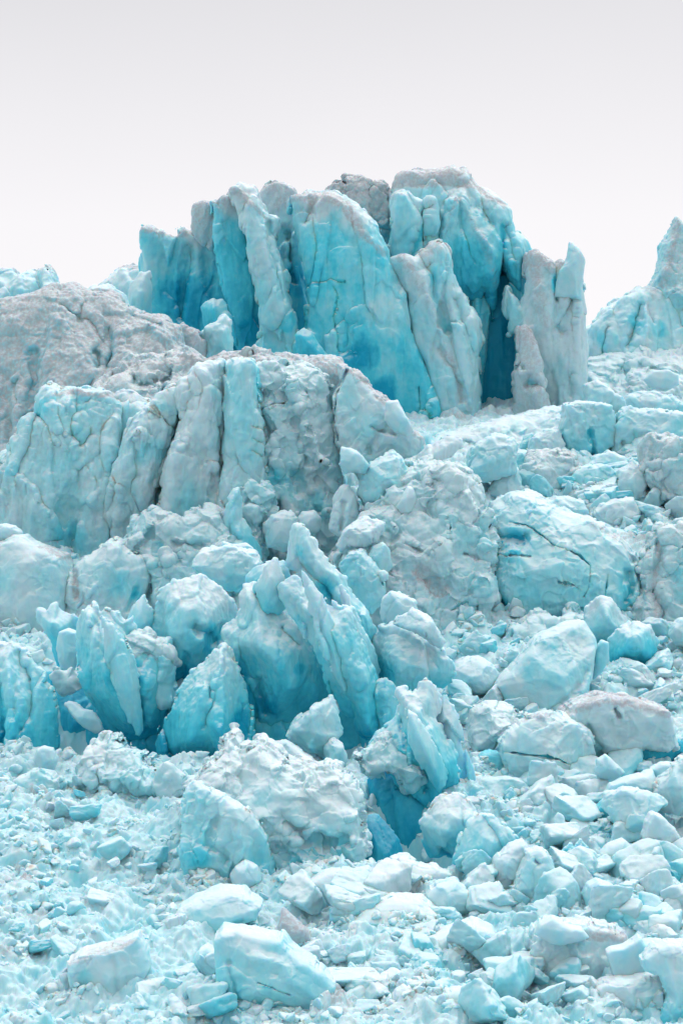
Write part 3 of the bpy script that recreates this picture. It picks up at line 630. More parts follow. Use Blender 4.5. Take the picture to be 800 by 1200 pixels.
ice('ice_tower', 'large pale blue ice mass with a glowing blue underside, left of the pyramid', 'serac',
    P('178,728 184,705 190,690 196,684 200,678 208,682 222,680 237,677 255,690 268,706 278,740 270,765 250,785 228,805 207,830 184,834 164,802 170,760', Y=135, th=3.5, R=1.3, nf=5, slope=.4, sty='fin', fresh=.25, grad=(.25, -.15), blobs=[(246, 748, 16, .4, 1.4), (215, 795, 20, .3)],
      st=[('232,735 250,752 262,740', 9, .9), ('196,700 205,740', 7, -.4), ('215,770 205,800', 6, .4)]))
ice('ice_block', 'rough frosted lump filling the gap between the broad fin and the pale blue mass', 'ice block', P('172,770 182,752 196,752 202,772 204,800 200,830 184,836 174,815', Y=133.2, th=2, sty='crumb', fresh=.25))
ice('ice_slab', 'overhanging white slab with a blue belly, on top of the pale blue mass', 'ice slab', P('224,665 230,652 237,645 252,642 266,640 281,644 296,648 305,661 298,672 288,680 276,691 264,692 250,682 236,674', Y=140, th=3, R=.7, nf=5, slope=.5, sty='block', fresh=.2, grad=(.2, -.15)))
ice('ice_block', 'thin white plate of ice lying behind the overhanging white slab', 'ice slab', P('256,642 260,634 272,638 288,636 296,642 300,652 280,652', Y=143.5, th=1.2, R=.25, sty='block', fresh=.05))
ice('ice_fin', 'pointed pyramid of blue ice with a sharp spine at the foot of the fins', 'serac',
    P('260,760 266,768 273,785 286,820 293,852 291,895 200,900 176,890 187,860 202,835 215,805 232,785 248,772', Y=129.5, th=3.5, R=1.2, nf=4, slope=.4, sty='fin', fresh=.22, grad=(.22, -.08), blobs=[(278, 850, 14, .35, 1.5)],
      st=[('260,762 262,800 260,840 258,880', 7, -1.0), ('245,785 228,830 222,870', 7, -.4), ('246,810 240,850', 8, .4)]))
ice('ice_tower', 'rounded frosty ice mass between the pyramid and the long slab', 'serac',
    P('258,740 268,735 276,725 278,700 284,687 296,688 309,698 321,710 331,728 346,737 357,750 367,762 380,785 388,806 384,824 366,838 335,852 317,858 301,845 295,822 289,797 274,780 264,765', Y=131.8, th=4, R=1.3, nf=5, slope=.4, sty='fin', fresh=.17, grad=(.25, -.1), blobs=[(310, 830, 22, .35), (350, 785, 8, .3), (282, 790, 10, .3, 2)],
      st=[('262,745 272,780 290,815', 5, -.5), ('290,700 310,740 330,770', 8, -.4), ('330,740 345,760', 6, .5), ('305,800 312,835', 8, .6)]))
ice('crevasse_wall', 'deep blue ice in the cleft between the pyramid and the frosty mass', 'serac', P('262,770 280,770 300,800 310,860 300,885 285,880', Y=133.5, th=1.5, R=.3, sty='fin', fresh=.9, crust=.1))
ice('ice_mass', 'shattered blue ice that the central fins grow out of', 'serac',
    P('50,790 110,760 170,750 215,735 260,725 300,705 340,700 400,735 450,770 510,810 540,870 540,960 300,960 40,960', Y=134.6, th=3, lean=.3, R=.6, nf=3, slope=.2, sty='fin', fresh=.45, grad=(.35, -.1), res=1.3))
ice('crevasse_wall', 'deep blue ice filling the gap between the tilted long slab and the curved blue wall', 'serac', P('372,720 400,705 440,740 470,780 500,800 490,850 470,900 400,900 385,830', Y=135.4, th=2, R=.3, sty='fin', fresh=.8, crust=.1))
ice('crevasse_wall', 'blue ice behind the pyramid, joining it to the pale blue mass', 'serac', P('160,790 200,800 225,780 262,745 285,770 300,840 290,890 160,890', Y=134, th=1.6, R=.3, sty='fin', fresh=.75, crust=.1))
ice('ice_slab', 'long slab of pale ice tilted like a ramp, in front of the tall blade', 'serac',
    P('313,684 330,670 347,661 357,672 367,692 383,696 397,712 411,716 419,740 428,762 437,792 449,826 456,853 446,873 430,885 413,874 404,850 393,820 383,790 373,768 353,746 329,724 316,705', Y=130.2, th=3, R=1.0, nf=4, slope=.35, sty='fin', fresh=.14, grad=(.2, -.05), blobs=[(430, 870, 18, .3), (350, 730, 10, .2)],
      st=[('325,685 350,705 380,730 395,760', 6, -.4), ('404,722 412,770 428,820 436,855', 7, -.8), ('385,735 396,790 410,840', 7, -.4), ('376,735 384,770', 4, .5), ('355,672 360,690 375,700', 5, .4)]))
ice('ice_spire', 'tall sharp ice blade with bright edge and blue side, highest of the central fins', 'serac',
    P('344,614 352,617 366,629 372,645 382,656 406,686 428,716 432,732 444,740 446,820 420,820 398,730 380,706 363,694 350,668 332,664 335,635', Y=134, th=2.6, R=.7, nf=3, slope=.3, sty='fin', fresh=.2, grad=(.15, -.05), blobs=[(380, 690, 18, .35), (350, 645, 9, .15)],
      st=[('352,619 368,650 392,682 414,712 430,736', 8, -.9), ('352,650 372,680 392,705', 6, .8, 0, .2)]),
    P('286,676 300,664 318,658 335,654 338,680 318,690 300,698 288,690', Y=135, th=1.6, R=.4, sty='fin', fresh=.2, part='stub'))
ice('ice_wall', 'curved blue ice wall with a bright rim, beside the tilted long slab', 'serac',
    P('426,730 444,735 459,731 480,738 499,750 514,764 525,776 532,792 516,806 499,809 483,818 470,850 455,872 428,868 424,800 418,760', Y=132.8, th=3, R=.8, nf=3, slope=.25, yaw=-.1, sty='fin', fresh=.3, grad=(.3, -.2), blobs=[(448, 790, 24, .4), (500, 775, 20, -.15)],
      st=[('440,745 446,790 450,840', 14, 1.2), ('490,770 505,790', 6, -.3), ('438,738 460,735 490,748 520,778', 4, -.4)]),
    P('440,800 452,794 462,800 470,820 462,850 448,860 440,835', Y=131.2, th=1.2, sty='crumb', fresh=.45, part='lump'))
ice('ice_slab', 'thick white cap slab with a dirty lower edge, lying on the curved blue wall', 'ice slab', P('459,733 466,722 484,713 496,720 507,729 516,742 523,755 519,766 508,756 490,742 474,738', Y=131.8, th=2, R=.5, sty='block', fresh=.04, st=[('466,736 490,742 506,754 517,766', 5, .2, .9)]))
ice('ice_block', 'white block standing behind the thick cap slab', 'ice block', P('446,716 450,702 457,693 470,697 488,704 490,716 478,722 462,734 448,730', Y=135.5, th=2, R=.5, sty='block', fresh=.08))
ice('ice_spire', 'horned pale blue ice spike at the rim of the deep blue pit', 'serac',
    P('464,816 466,811 474,808 480,816 487,814 495,808 502,801 509,808 514,818 515,836 509,845 521,870 535,890 538,906 536,920 526,932 532,955 516,966 503,948 494,936 482,926 472,936 460,914 438,895 428,882 446,862 462,846 470,832', Y=121.3, th=3, R=.9, nf=4, slope=.4, sty='fin', fresh=.2, grad=(.3, -.15), blobs=[(470, 870, 16, .3), (500, 900, 10, .4), (480, 950, 20, .4)],
      st=[('470,815 490,850 515,880 530,910', 7, -.6), ('486,830 505,860', 8, -.4), ('470,850 490,890 500,930', 8, .6, 0, .2)]),
    P('500,806 513,800 522,820 537,844 544,868 553,892 560,922 563,960 545,980 534,930 540,905 522,868 512,846', Y=122.8, th=1.6, R=.5, sty='fin', fresh=.1, part='rib', label='ribbed white edge of the spike'))
ice('ice_block', 'frosty lump overhanging the deep blue pit', 'ice block', P('420,892 428,882 441,874 455,863 466,878 482,885 494,905 503,917 494,930 484,934 468,922 454,908 436,916 424,912', Y=120.8, th=2.4, R=.7, sty='crumb', fresh=.14, grad=(.2, 0)))
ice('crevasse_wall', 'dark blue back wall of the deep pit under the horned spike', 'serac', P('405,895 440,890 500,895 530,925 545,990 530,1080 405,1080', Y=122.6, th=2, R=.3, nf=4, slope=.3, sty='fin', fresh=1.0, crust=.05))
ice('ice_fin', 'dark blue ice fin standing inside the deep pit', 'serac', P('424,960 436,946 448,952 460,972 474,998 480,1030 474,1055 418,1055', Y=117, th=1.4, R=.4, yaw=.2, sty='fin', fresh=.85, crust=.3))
ice('ice_block', 'blue faced block with a frosted crest, in front of the pit', 'ice block',
    P('213,985 214,930 228,917 245,906 254,892 262,874 268,870 276,882 288,887 306,877 322,892 345,902 385,908 410,918 422,941 422,969 428,997 422,1014 405,1034 330,1044 213,1040', Y=113.5, th=5, lean=.35, R=1.2, nf=5, slope=.35, sty='crumb', fresh=.12, grad=(.16, -.08), blobs=[(385, 1000, 30, .3), (345, 1010, 12, .25)],
      st=[('330,960 360,985 380,990', 10, .6), ('240,915 285,945 310,962', 8, -.3)]),
    P('212,985 214,932 226,920 250,930 278,946 298,962 312,988 320,1040 212,1040', Y=111.2, th=2.5, yaw=.12, R=.6, nf=4, slope=.4, sty='block', fresh=.3, grad=(.3, -.1), blobs=[(235, 1005, 22, .3)], part='broken_face', label='smooth blue broken face',
      st=[('255,965 245,990 265,1010', 6, .4), ('278,948 284,990 290,1020', 6, -.4)]))
ice('ice_block', 'pale angular boulder below the rounded frosty mass', 'ice block', P('334,866 342,852 354,840 372,827 388,820 395,832 402,862 392,882 379,894 360,884 344,876', Y=127, th=2.4, R=.6, nf=6, slope=.6, sty='block', fresh=.14))
ice('ice_slab', 'tilted frosty slab wedged under the pale angular boulder', 'ice slab', P('306,880 320,872 334,870 346,880 364,890 378,900 380,914 364,924 346,920 325,908 310,895', Y=125, th=2, R=.5, sty='block', fresh=.14))
ice('ice_block', 'cluster of small frosted lumps beside the tilted slab and the long ramp', 'ice block', P('382,880 390,872 402,876 408,890 404,905 392,908 384,898', Y=126.5, th=1.3, sty='crumb', fresh=.16))
ice('ice_block', 'white hollowed block with a blue bite, in front of the horned spike', 'ice block', P('496,970 504,960 512,946 521,938 537,938 554,951 569,963 560,974 548,976 540,990 536,1012 521,1010 507,1014 498,998', Y=115, th=2.4, R=.6, nf=5, slope=.5, sty='fin', fresh=.14, grad=(.25, -.05), st=[('520,1000 528,1008', 7, .6, 0, .3)]))
ice('ice_block', 'white block with a glowing blue hollow in its front, nearest to the blue pit', 'ice block', P('537,1022 536,1010 543,990 552,970 564,962 578,965 598,978 604,988 594,1006 582,1026 577,1038 566,1048 552,1046 538,1040', Y=112.2, th=2.4, R=.6, nf=5, slope=.5, sty='fin', fresh=.16, grad=(.25, -.05), st=[('565,1006 570,1016 562,1028', 10, 1.1, 0, .45)]))
ice('ice_block', 'lumpy pale boulder touching the block with the blue hollow', 'ice block', P('574,1034 576,1022 582,1010 598,994 616,988 624,1000 614,1022 606,1048 592,1060 578,1050', Y=109.5, th=2, R=.6, nf=6, slope=.5, sty='block', fresh=.14))
ice('ice_block', 'large pointed grey white boulder pitted near its peak', 'ice block', P('600,1056 608,1034 614,1016 620,1001 632,998 645,1006 652,1018 658,1032 673,1050 668,1066 648,1080 622,1086 604,1074', Y=107.5, th=2.6, R=.7, nf=6, slope=.6, sty='block', fresh=.1, dirt=.1, st=[('628,1012 631,1014', 4, .35), ('650,1040 664,1060', 7, .3)]))
ice('ice_block', 'heap of frosted lumps at the foot of the broad blue fin', 'ice block', P('74,952 84,920 92,900 102,885 118,868 130,869 150,885 165,890 180,910 184,935 165,950 130,958 92,960', Y=123.5, th=3, lean=.3, R=.9, sty='crumb', fresh=.16, grad=(.15, -.05)))
ice('ice_block', 'small angular block in front of the curled ice leaf', 'ice block', P('38,893 44,880 50,876 61,878 67,890 61,904 47,906', Y=126.5, th=1.2, R=.3, sty='block', fresh=.14))
ice('ice_block', 'low pale lump beside the small angular block, at the end of the ice leaf', 'ice block', P('8,925 20,914 40,908 58,912 66,924 60,944 20,950', Y=123.5, th=2, sty='crumb', fresh=.12))
ice('ice_block', 'spiky frosted lump between the heap and the blue faced block', 'ice block', P('178,925 184,905 190,892 198,890 204,905 212,912 212,935 196,945 184,940', Y=122.5, th=1.4, sty='crumb', fresh=.14))

# ------------------------------------------------------------------ blocks on the slope beyond the fins
ice('ice_slab', 'huge smooth tilted slab of pale blue ice with a white top edge', 'ice slab',
    P('584,806 590,796 600,786 611,775 635,746 662,734 686,729 698,747 702,760 696,790 690,815 660,832 638,840 622,846 598,834', Y=135.2, th=4, lean=.45, R=.9, nf=4, slope=.35, sty='smooth', fresh=.24, blobs=[(600, 800, 18, -.25), (660, 780, 40, .12)],
      st=[('605,790 625,762 640,750', 8, -.2, .3), ('640,840 672,815 690,790', 5, .4), ('640,748 685,734', 6, -.3)]))
ice('ice_shard', 'thin bright shard behind the huge tilted slab', 'ice block', P('694,800 699,758 706,751 713,753 714,775 706,790', Y=138, th=1, R=.3, sty='block', fresh=.2))
ice('ice_slab', 'pale boulder split by a long blue crack, in front of the huge tilted slab', 'ice slab',
    P('588,876 598,862 608,855 620,844 636,839 652,838 668,842 682,851 698,864 703,872 701,888 690,896 680,908 670,920 658,927 636,936 618,930 604,920 596,902', Y=124.5, th=4, R=1.0, nf=5, slope=.4, sty='block', fresh=.12, blobs=[(640, 910, 30, .1)],
      st=[('592,883 612,885 640,887 656,890 668,897 678,907', 1.5, .6, 0, .5), ('615,845 650,840', 7, -.2, .7)]))
ice('ice_slab', 'massive block with a brown top and an undercut blue base, beside the split boulder', 'ice slab',
    P('656,846 664,836 675,827 690,821 705,817 722,818 741,821 762,826 784,833 790,848 794,862 800,880 786,884 760,880 735,884 716,884 702,882 692,866 676,854', Y=126.5, th=4, R=.8, nf=4, slope=.35, sty='block', fresh=.13, dirt=.05, st=[('664,836 704,820 742,824 782,836', 9, -.2, 1.0), ('718,832 724,838', 4, .4), ('690,852 704,880', 4, .5, 0, .3)]),
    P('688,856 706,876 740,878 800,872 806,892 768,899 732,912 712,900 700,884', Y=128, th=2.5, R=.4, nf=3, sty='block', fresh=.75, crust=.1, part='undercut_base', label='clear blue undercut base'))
ice('ice_block', 'round white disc shaped boulder at the near corner of the huge tilted slab', 'ice block', P('528,790 536,778 548,772 562,771 580,782 589,794 580,809 558,817 540,813 530,804', Y=137.5, th=3, lean=.2, R=.8, sty='smooth', fresh=.06))
ice('ice_block', 'white pointed boulder with a blue foot, below the edge wall', 'ice block', P('712,772 714,760 722,748 731,735 746,728 756,732 764,736 771,754 765,776 740,774 728,784 716,782', Y=141.5, th=2.4, R=.7, sty='fin', fresh=.14, grad=(.2, -.05)))
ice('ice_block', 'white knobbly peak of ice under the bulging cracked mass', 'ice block', P('686,740 689,718 697,710 707,701 717,706 726,718 738,730 736,746 722,752 702,756 690,756', Y=144, th=2.4, R=.7, sty='fin', fresh=.14))
ice('ice_block', 'small pale block cut by the edge, below the dirty edge wall', 'ice block', P('786,745 790,735 800,726 825,724 825,760 796,758', Y=143, th=2, sty='block', fresh=.16))
ice('ice_mound', 'ridge of crushed white ice at the foot of the bulging cracked mass', 'ice mound', P('588,752 596,738 612,735 625,722 640,720 655,724 672,718 690,724 694,745 660,752 630,765 600,768', Y=146, th=2.5, lean=.5, R=.7, sty='crumb', fresh=.06))
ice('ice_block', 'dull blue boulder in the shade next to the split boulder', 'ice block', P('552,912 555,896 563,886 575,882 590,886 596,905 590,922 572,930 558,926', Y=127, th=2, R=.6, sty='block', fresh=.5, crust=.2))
ice('ice_mound', 'frosted white heap between the disc boulder and the split boulder', 'ice mound', P('548,850 556,832 572,824 590,828 604,838 618,842 606,858 592,868 580,882 560,880', Y=129.5, th=2.6, lean=.5, R=.8, sty='crumb', fresh=.03))
ice('ice_shard', 'white triangular shard standing under the undercut blue base', 'ice block', P('698,906 702,893 711,886 722,897 733,907 720,917 704,916', Y=121.5, th=1.2, R=.3, sty='block', fresh=.06))
ice('ice_slab', 'low wedge of pale ice beneath the undercut blue base', 'ice slab', P('710,934 718,922 738,914 768,906 774,922 768,934 740,942 716,942', Y=119, th=2, R=.45, sty='smooth', fresh=.14))
ice('ice_block', 'tilted blue grey block at the end of the low wedge', 'ice block', P('763,902 776,896 797,897 802,906 790,916 782,924 772,922 764,910', Y=120.5, th=1.6, R=.4, sty='block', fresh=.18))
ice('ice_block', 'large grey block cut by the edge, beside the tilted blue grey block', 'ice block', P('771,934 780,916 792,900 803,890 830,890 830,955 790,958 774,946', Y=117.5, th=2.5, R=.6, sty='block', fresh=.12))
ice('ice_block', 'angular blue white boulder with a sharp corner, under the low wedge', 'ice block', P('710,946 714,936 732,927 753,929 770,936 784,946 772,956 760,974 748,998 736,980 722,966', Y=115.6, th=2.2, R=.5, nf=6, slope=.6, sty='block', fresh=.16))
ice('ice_block', 'grey white pointed block near the edge, beside the angular boulder', 'ice block', P('756,984 762,966 768,955 777,959 792,974 803,986 800,1006 784,1010 766,1004', Y=112.5, th=2, R=.5, nf=6, slope=.6, sty='block', fresh=.08))
ice('ice_block', 'smooth pale blue wedge in the rubble below the angular boulder', 'ice block', P('702,1016 706,1004 716,994 732,987 746,998 738,1008 724,1016 710,1022', Y=112, th=1.6, R=.4, sty='smooth', fresh=.18))
ice('ice_block', 'smooth blue grey boulder beside the pitted pointed boulder', 'ice block', P('686,1054 692,1042 702,1036 716,1040 730,1050 742,1063 732,1076 704,1076 690,1068', Y=106.5, th=2, R=.6, sty='smooth', fresh=.14))
ice('ice_slab', 'wide dull grey slab with a brown stained top, in the rubble', 'ice slab', P('622,1120 626,1100 642,1084 664,1088 690,1086 712,1094 736,1102 744,1120 724,1152 698,1178 676,1182 654,1166 638,1146', Y=99.2, th=3, R=.6, nf=4, slope=.4, sty='block', fresh=.18, dirt=.1, blobs=[(680, 1160, 22, .15)], st=[('640,1092 690,1098 735,1104', 8, -.1, .9)]))
ice('ice_slab', 'curved pale cap lying on the wide dull grey slab', 'ice slab', P('628,1098 634,1086 648,1078 664,1086 684,1092 692,1102 672,1108 648,1110', Y=98.2, th=1.4, R=.35, sty='smooth', fresh=.1))
ice('ice_block', 'upright tooth shaped block of blue ice standing on a flat shelf', 'ice block', P('711,1118 716,1114 731,1112 742,1106 750,1101 756,1111 760,1127 754,1146 742,1158 724,1158 718,1144', Y=97.3, th=1.3, R=.25, nf=3, slope=.2, sty='smooth', fresh=.24))
ice('ice_slab', 'flat pale shelf under the tooth shaped block', 'ice slab', P('700,1164 710,1156 730,1154 760,1152 778,1150 788,1163 778,1182 766,1196 738,1194 710,1182', Y=95.6, th=2, R=.35, nf=4, sty='block', fresh=.2))
ice('ice_block', 'big blue block cut by the edge, beside the tooth shaped block', 'ice block', P('757,1128 768,1118 784,1110 804,1112 830,1116 830,1225 766,1225 786,1170 774,1150 760,1144', Y=94.5, th=2.4, R=.6, nf=5, slope=.4, sty='block', fresh=.22, grad=(.3, -.15)))
ice('ice_slab', 'long low slab like an upturned boat, with a blue groove along it', 'ice slab', P('426,1136 440,1124 456,1114 474,1111 492,1108 524,1096 556,1086 579,1095 592,1112 588,1132 572,1148 542,1153 504,1140 457,1145 436,1143', Y=101.5, th=2.6, lean=.3, R=.6, nf=4, slope=.35, sty='smooth', fresh=.12, st=[('498,1138 530,1128 555,1122 580,1112', 3, .5, 0, .35), ('456,1116 524,1100', 6, -.15, .4)]))
ice('ice_block', 'bright cyan white boulder above the boat shaped slab', 'ice block', P('500,1054 506,1046 512,1040 534,1035 546,1046 562,1060 550,1074 518,1080 505,1066', Y=107, th=2, R=.6, sty='block', fresh=.16))
ice('ice_mound', 'smooth domed white boulder with a thin blue underside, above the boat shaped slab', 'ice block', P('414,1086 430,1068 462,1058 496,1060 514,1076 517,1096 492,1110 454,1116 448,1108 420,1102', Y=104.4, th=3, lean=.3, R=.8, sty='smooth', fresh=.1, grad=(.2, -.05)))
ice('ice_block', 'cracked rounded white block in front of the pit, one of a split pair', 'ice block', P('407,1028 414,1022 432,1018 439,1026 434,1046 420,1060 409,1050', Y=109.5, th=1.4, R=.4, sty='smooth', fresh=.1))
ice('ice_block', 'wide cyan white half of the split pair in front of the pit', 'ice block', P('352,1060 360,1040 380,1026 403,1021 406,1046 400,1060 384,1068 362,1066', Y=109, th=2, R=.5, sty='smooth', fresh=.16))
ice('ice_block', 'white rounded boulder behind the split pair, at the foot of the blue faced block', 'ice block', P('345,1036 348,1026 362,1018 378,1022 388,1030 376,1040 354,1050', Y=111.3, th=1.5, R=.5, sty='smooth', fresh=.06))
ice('ice_mound', 'dusty grey white mound between the pit and the bright cyan boulder', 'ice mound', P('432,1048 444,1030 460,1012 476,1010 490,1018 512,1020 530,1030 510,1042 500,1060 470,1062', Y=109.8, th=2.5, lean=.4, R=.6, sty='block', fresh=.03, dirt=.15))
ice('ice_block', 'rounded white boulder in front of the blue broken face', 'ice block', P('268,1030 275,1018 286,1011 300,1019 304,1036 292,1048 276,1046', Y=110, th=1.6, R=.5, sty='smooth', fresh=.1))
ice('ice_slab', 'broad low boulder streaked with blue, in the rubble below the blue broken face', 'ice slab', P('196,1088 208,1070 226,1059 255,1048 283,1049 306,1066 298,1080 276,1087 256,1099 238,1114 214,1114 200,1104', Y=104.3, th=3, lean=.35, R=.7, nf=4, slope=.4, sty='smooth', fresh=.14, grad=(.12, 0), st=[('222,1092 240,1098', 5, .3, 0, .2), ('262,1086 284,1080', 4, .4, 0, .2)]))
ice('ice_block', 'brownish grey silty chunk standing among white blocks', 'ice block', P('321,1100 328,1084 331,1069 340,1076 352,1086 362,1095 366,1107 360,1118 342,1119 332,1112', Y=102.8, th=1.4, R=.3, nf=5, slope=.6, sty='smooth', fresh=.0, dirt=.95, crust=.1))
ice('ice_slab', 'large sloping slab with pale top and dull blue cracked side, lowest in the rubble', 'ice slab',
    P('250,1108 258,1097 278,1096 302,1102 330,1106 342,1120 376,1145 392,1162 384,1225 246,1225 256,1170 252,1136', Y=95.3, th=3.2, R=.5, nf=4, slope=.35, sty='smooth', fresh=.2, grad=(.08, 0), blobs=[(300, 1106, 30, -.15)],
      st=[('302,1153 318,1158 340,1167', 1.6, .3, 0, .4), ('316,1180 310,1190', 2, .3, 0, .2), ('270,1130 276,1170 284,1200', 4, .2), ('254,1104 290,1120 334,1138 378,1168', 6, -.25)]))
ice('ice_block', 'smooth dull blue block with a pale dusty top, lowest in the white rubble field', 'ice block',
    P('76,1132 92,1122 111,1117 140,1110 158,1101 168,1117 173,1140 163,1162 150,1170 134,1177 112,1182 100,1188 82,1188 80,1160', Y=97.6, th=2.6, lean=.1, R=.5, nf=4, slope=.3, sty='smooth', fresh=.2, dirt=.12, blobs=[(98, 1148, 12, .25)], st=[('80,1132 110,1120 158,1106', 5, -.15, .5), ('84,1140 86,1186', 4, -.15), ('128,1125 136,1170', 5, .15)]))
ice('ice_block', 'pair of fused pale lumps beside the large sloping slab', 'ice block', P('218,1148 222,1132 232,1116 242,1110 252,1118 256,1144 246,1150 228,1152', Y=100.2, th=1.5, R=.5, sty='block', fresh=.2))
ice('ice_block', 'finger shaped rounded block at the bottom below the boat shaped slab', 'ice block', P('459,1176 464,1164 474,1159 488,1170 500,1186 516,1215 476,1215 466,1196', Y=95, th=1.2, R=.4, sty='smooth', fresh=.16))
ice('ice_block', 'flat pale block leaning on the finger shaped block', 'ice block', P('466,1162 480,1154 496,1153 524,1164 514,1172 498,1184 484,1172', Y=96.3, th=1.4, R=.3, sty='block', fresh=.08))
ice('ice_slab', 'broad grey white slab at the bottom beside the finger shaped block', 'ice slab', P('500,1188 510,1178 524,1168 550,1164 574,1165 580,1180 574,1215 508,1215', Y=94.8, th=2, R=.4, sty='block', fresh=.06, dirt=.15))


# slender blades crowding the central fins
for lab, poly, Y, fr in (
    ('slender bright blade parallel to the tall sharp blade, on its inner side', '398,688 408,700 425,735 439,770 446,802 436,812 419,776 403,735', 132.6, .12),
    ('thin ridge blade standing on the tilted long slab', '350,664 361,674 384,712 399,760 410,812 401,822 384,776 365,720', 129.0, .1),
    ('long bright flake on the spine of the broad blue fin', '118,722 134,736 153,775 167,820 171,862 160,868 143,832 125,780', 130.6, .14),
    ('curved flake on the flank of the horned spike', '478,832 492,848 511,880 524,916 514,928 495,897 481,866', 120.2, .12),
    ('sharp small tooth rising behind the broad blue fin', '146,735 156,712 166,700 174,716 182,740 178,765 152,762', 136.0, .12),
    ('sharp thin tooth between the overhanging slab and the tall blade', '300,690 312,668 322,656 330,676 336,704 326,720 308,712', 132.5, .12)):
    ice('ice_shard', lab, 'serac', P(poly, Y=Y + (.5 if Y < 132 and Y > 121 else .1), th=1.6, R=.6, yaw=.25, nf=4, slope=.5, sty='fin', fresh=fr + .06))
# broken ledges on the shelf above the arch
for lab, poly, fr, di, st in (
    ('wide dirty topped ledge block above the brow of the arch', '606,566 612,546 628,536 648,530 668,538 674,556 652,572 626,578', .12, .4, 'rough'),
    ('square cut blue white ledge block below the squarish slit block', '666,566 676,550 694,544 716,547 724,565 702,582 680,580', .2, .05, 'block'),
    ('low white ledge block at the outer end of the arch brow', '698,604 706,592 722,586 744,584 754,600 738,618 712,620', .1, .1, 'block'),
    ('upright ledge block against the brown dirty boulder', '724,574 730,552 744,543 758,552 756,582 738,594', .16, .2, 'block'),
    ('flat slab wedged at the middle of the arch brow', '636,594 646,584 664,580 686,588 692,604 664,614', .1, .2, 'block'),
    ('knobbly block between the half sunk square block and the arch', '573,580 580,556 592,546 608,550 614,574 600,596', .14, .1, 'block'),
    ('pale wedge under the long hollowed block', '688,546 698,534 714,528 738,538 732,556 704,560', .14, .1, 'block'),
    ('smooth tilted block at the lip of the snowy mound', '616,536 624,516 640,503 656,502 664,520 656,540 630,548', .1, .0, 'block'),
    ('big fractured ledge block in the far corner under the tumbled ice fall', '724,476 738,462 760,458 790,464 806,476 790,492 750,494', .12, .1, 'block')):
    ice('ice_block', lab, 'ice block', P(poly, th=3, lean=.15, R=.6, nf=5, slope=.5, sty=st, fresh=fr, dirt=di))

# ------------------------------------------------------------------ the slope itself
HOLES = [(462, 1000, 118.4, 3.6, 6.5, 4.1), (100, 850, 134, 3.5, 2.0, 3.5), (240, 850, 133.3, 14.5, 2.6, 3.2)]
def ground_z(X, Y):
    z = np.interp(Y, GY, GZ)
    for hx, hy, HY, r, dp, ry in HOLES:
        z = z - dp * np.exp(-(((X - (hx - 400) * HY / F) / r) ** 2 + ((Y - HY) / ry) ** 2) ** 2)
    return z.astype(f32)
def ground_bumps(X, Y):
    n = X.size
    q = np.stack([X.ravel(), Y.ravel(), np.zeros(n)], 1).astype(f32)
    w = q + .35 * np.stack([perlin(q * .9 + 3), perlin(q * .9 + 13), perlin(q * 0 + .5)], 1)
    mk = sst(fbm(q / 3.1 + 41, 3), -.3, .4); mk2 = sst(fbm(q / 1.3 + 61, 2), -.2, .4)
    z = .8 * fbm(q / 5.5 + 2, 3) - 1.25 * conch(w / 2.6, .9) * (.6 + .6 * mk) - .8 * conch(w / 1.15 + 7, .9) * (.6 + .6 * mk2) - .36 * conch(w / .5 + 3, .8) * (1.1 - .5 * mk) - .17 * conch(w / .24 + 5, .8) + .16 * facet(w / .4 + 25) + .1 * facet(w / .8) + .03 * fbm(q / .35, 2)
    return z.reshape(X.shape)
rows = np.concatenate([np.array([20, 40, 60, 75]), np.linspace(84, 132, 620), np.linspace(132.1, 215, 560), np.geomspace(216, 2500, 30)])
nc = 640
U = np.linspace(-1, 1, nc)
YY = np.repeat(rows[:, None], nc, 1)
XX = U[None, :] * (.165 * YY + 6) * np.where(YY > 230, 1 + (YY - 230) / 150, 1)
gz_ = ground_z(XX, YY) + np.where((YY > 76) & (YY < 260), ground_bumps(XX, YY), 0)
gv = np.stack([XX, YY, gz_], -1).reshape(-1, 3).astype(f32)
ii = np.arange(len(rows) * nc).reshape(len(rows), nc)
gq = np.stack([ii[:-1, :-1], ii[:-1, 1:], ii[1:, 1:], ii[1:, :-1]], -1).reshape(-1, 4)
w1 = fbm(gv / 3.5 + 9, 4); w2 = fbm(gv / 1.1 + 19, 3)
g_d = np.clip(.12 + .45 * w1 + .15 * w2, 0, .9)
for bx, by, r, k in ((420, 1180, 60, .6), (760, 1030, 45, .6), (690, 570, 60, .6), (780, 580, 50, .5), (20, 1010, 60, .2), (60, 1090, 80, .25), (640, 1180, 40, .5)):
    Yb = Y_at(by); e = np.hypot(gv[:, 0] - (bx - 400) * Yb / F, (gv[:, 1] - Yb) * .45)
    g_d = g_d + k * sst(-e, -r * Yb / F, 0) * np.clip(.6 + w2, 0, 1)
g_f = np.clip(.2 + .16 * fbm(gv / 2.2 + 33, 3), -.1, .7)
gme = make_mesh('ground', gv, gq, dict(fresh=g_f, dirt=g_d, crust=np.full(len(gv), .6, f32)), SNOW)
ground = bpy.data.objects.new('ground', gme); C.objects.link(ground); ground['kind'] = 'structure'

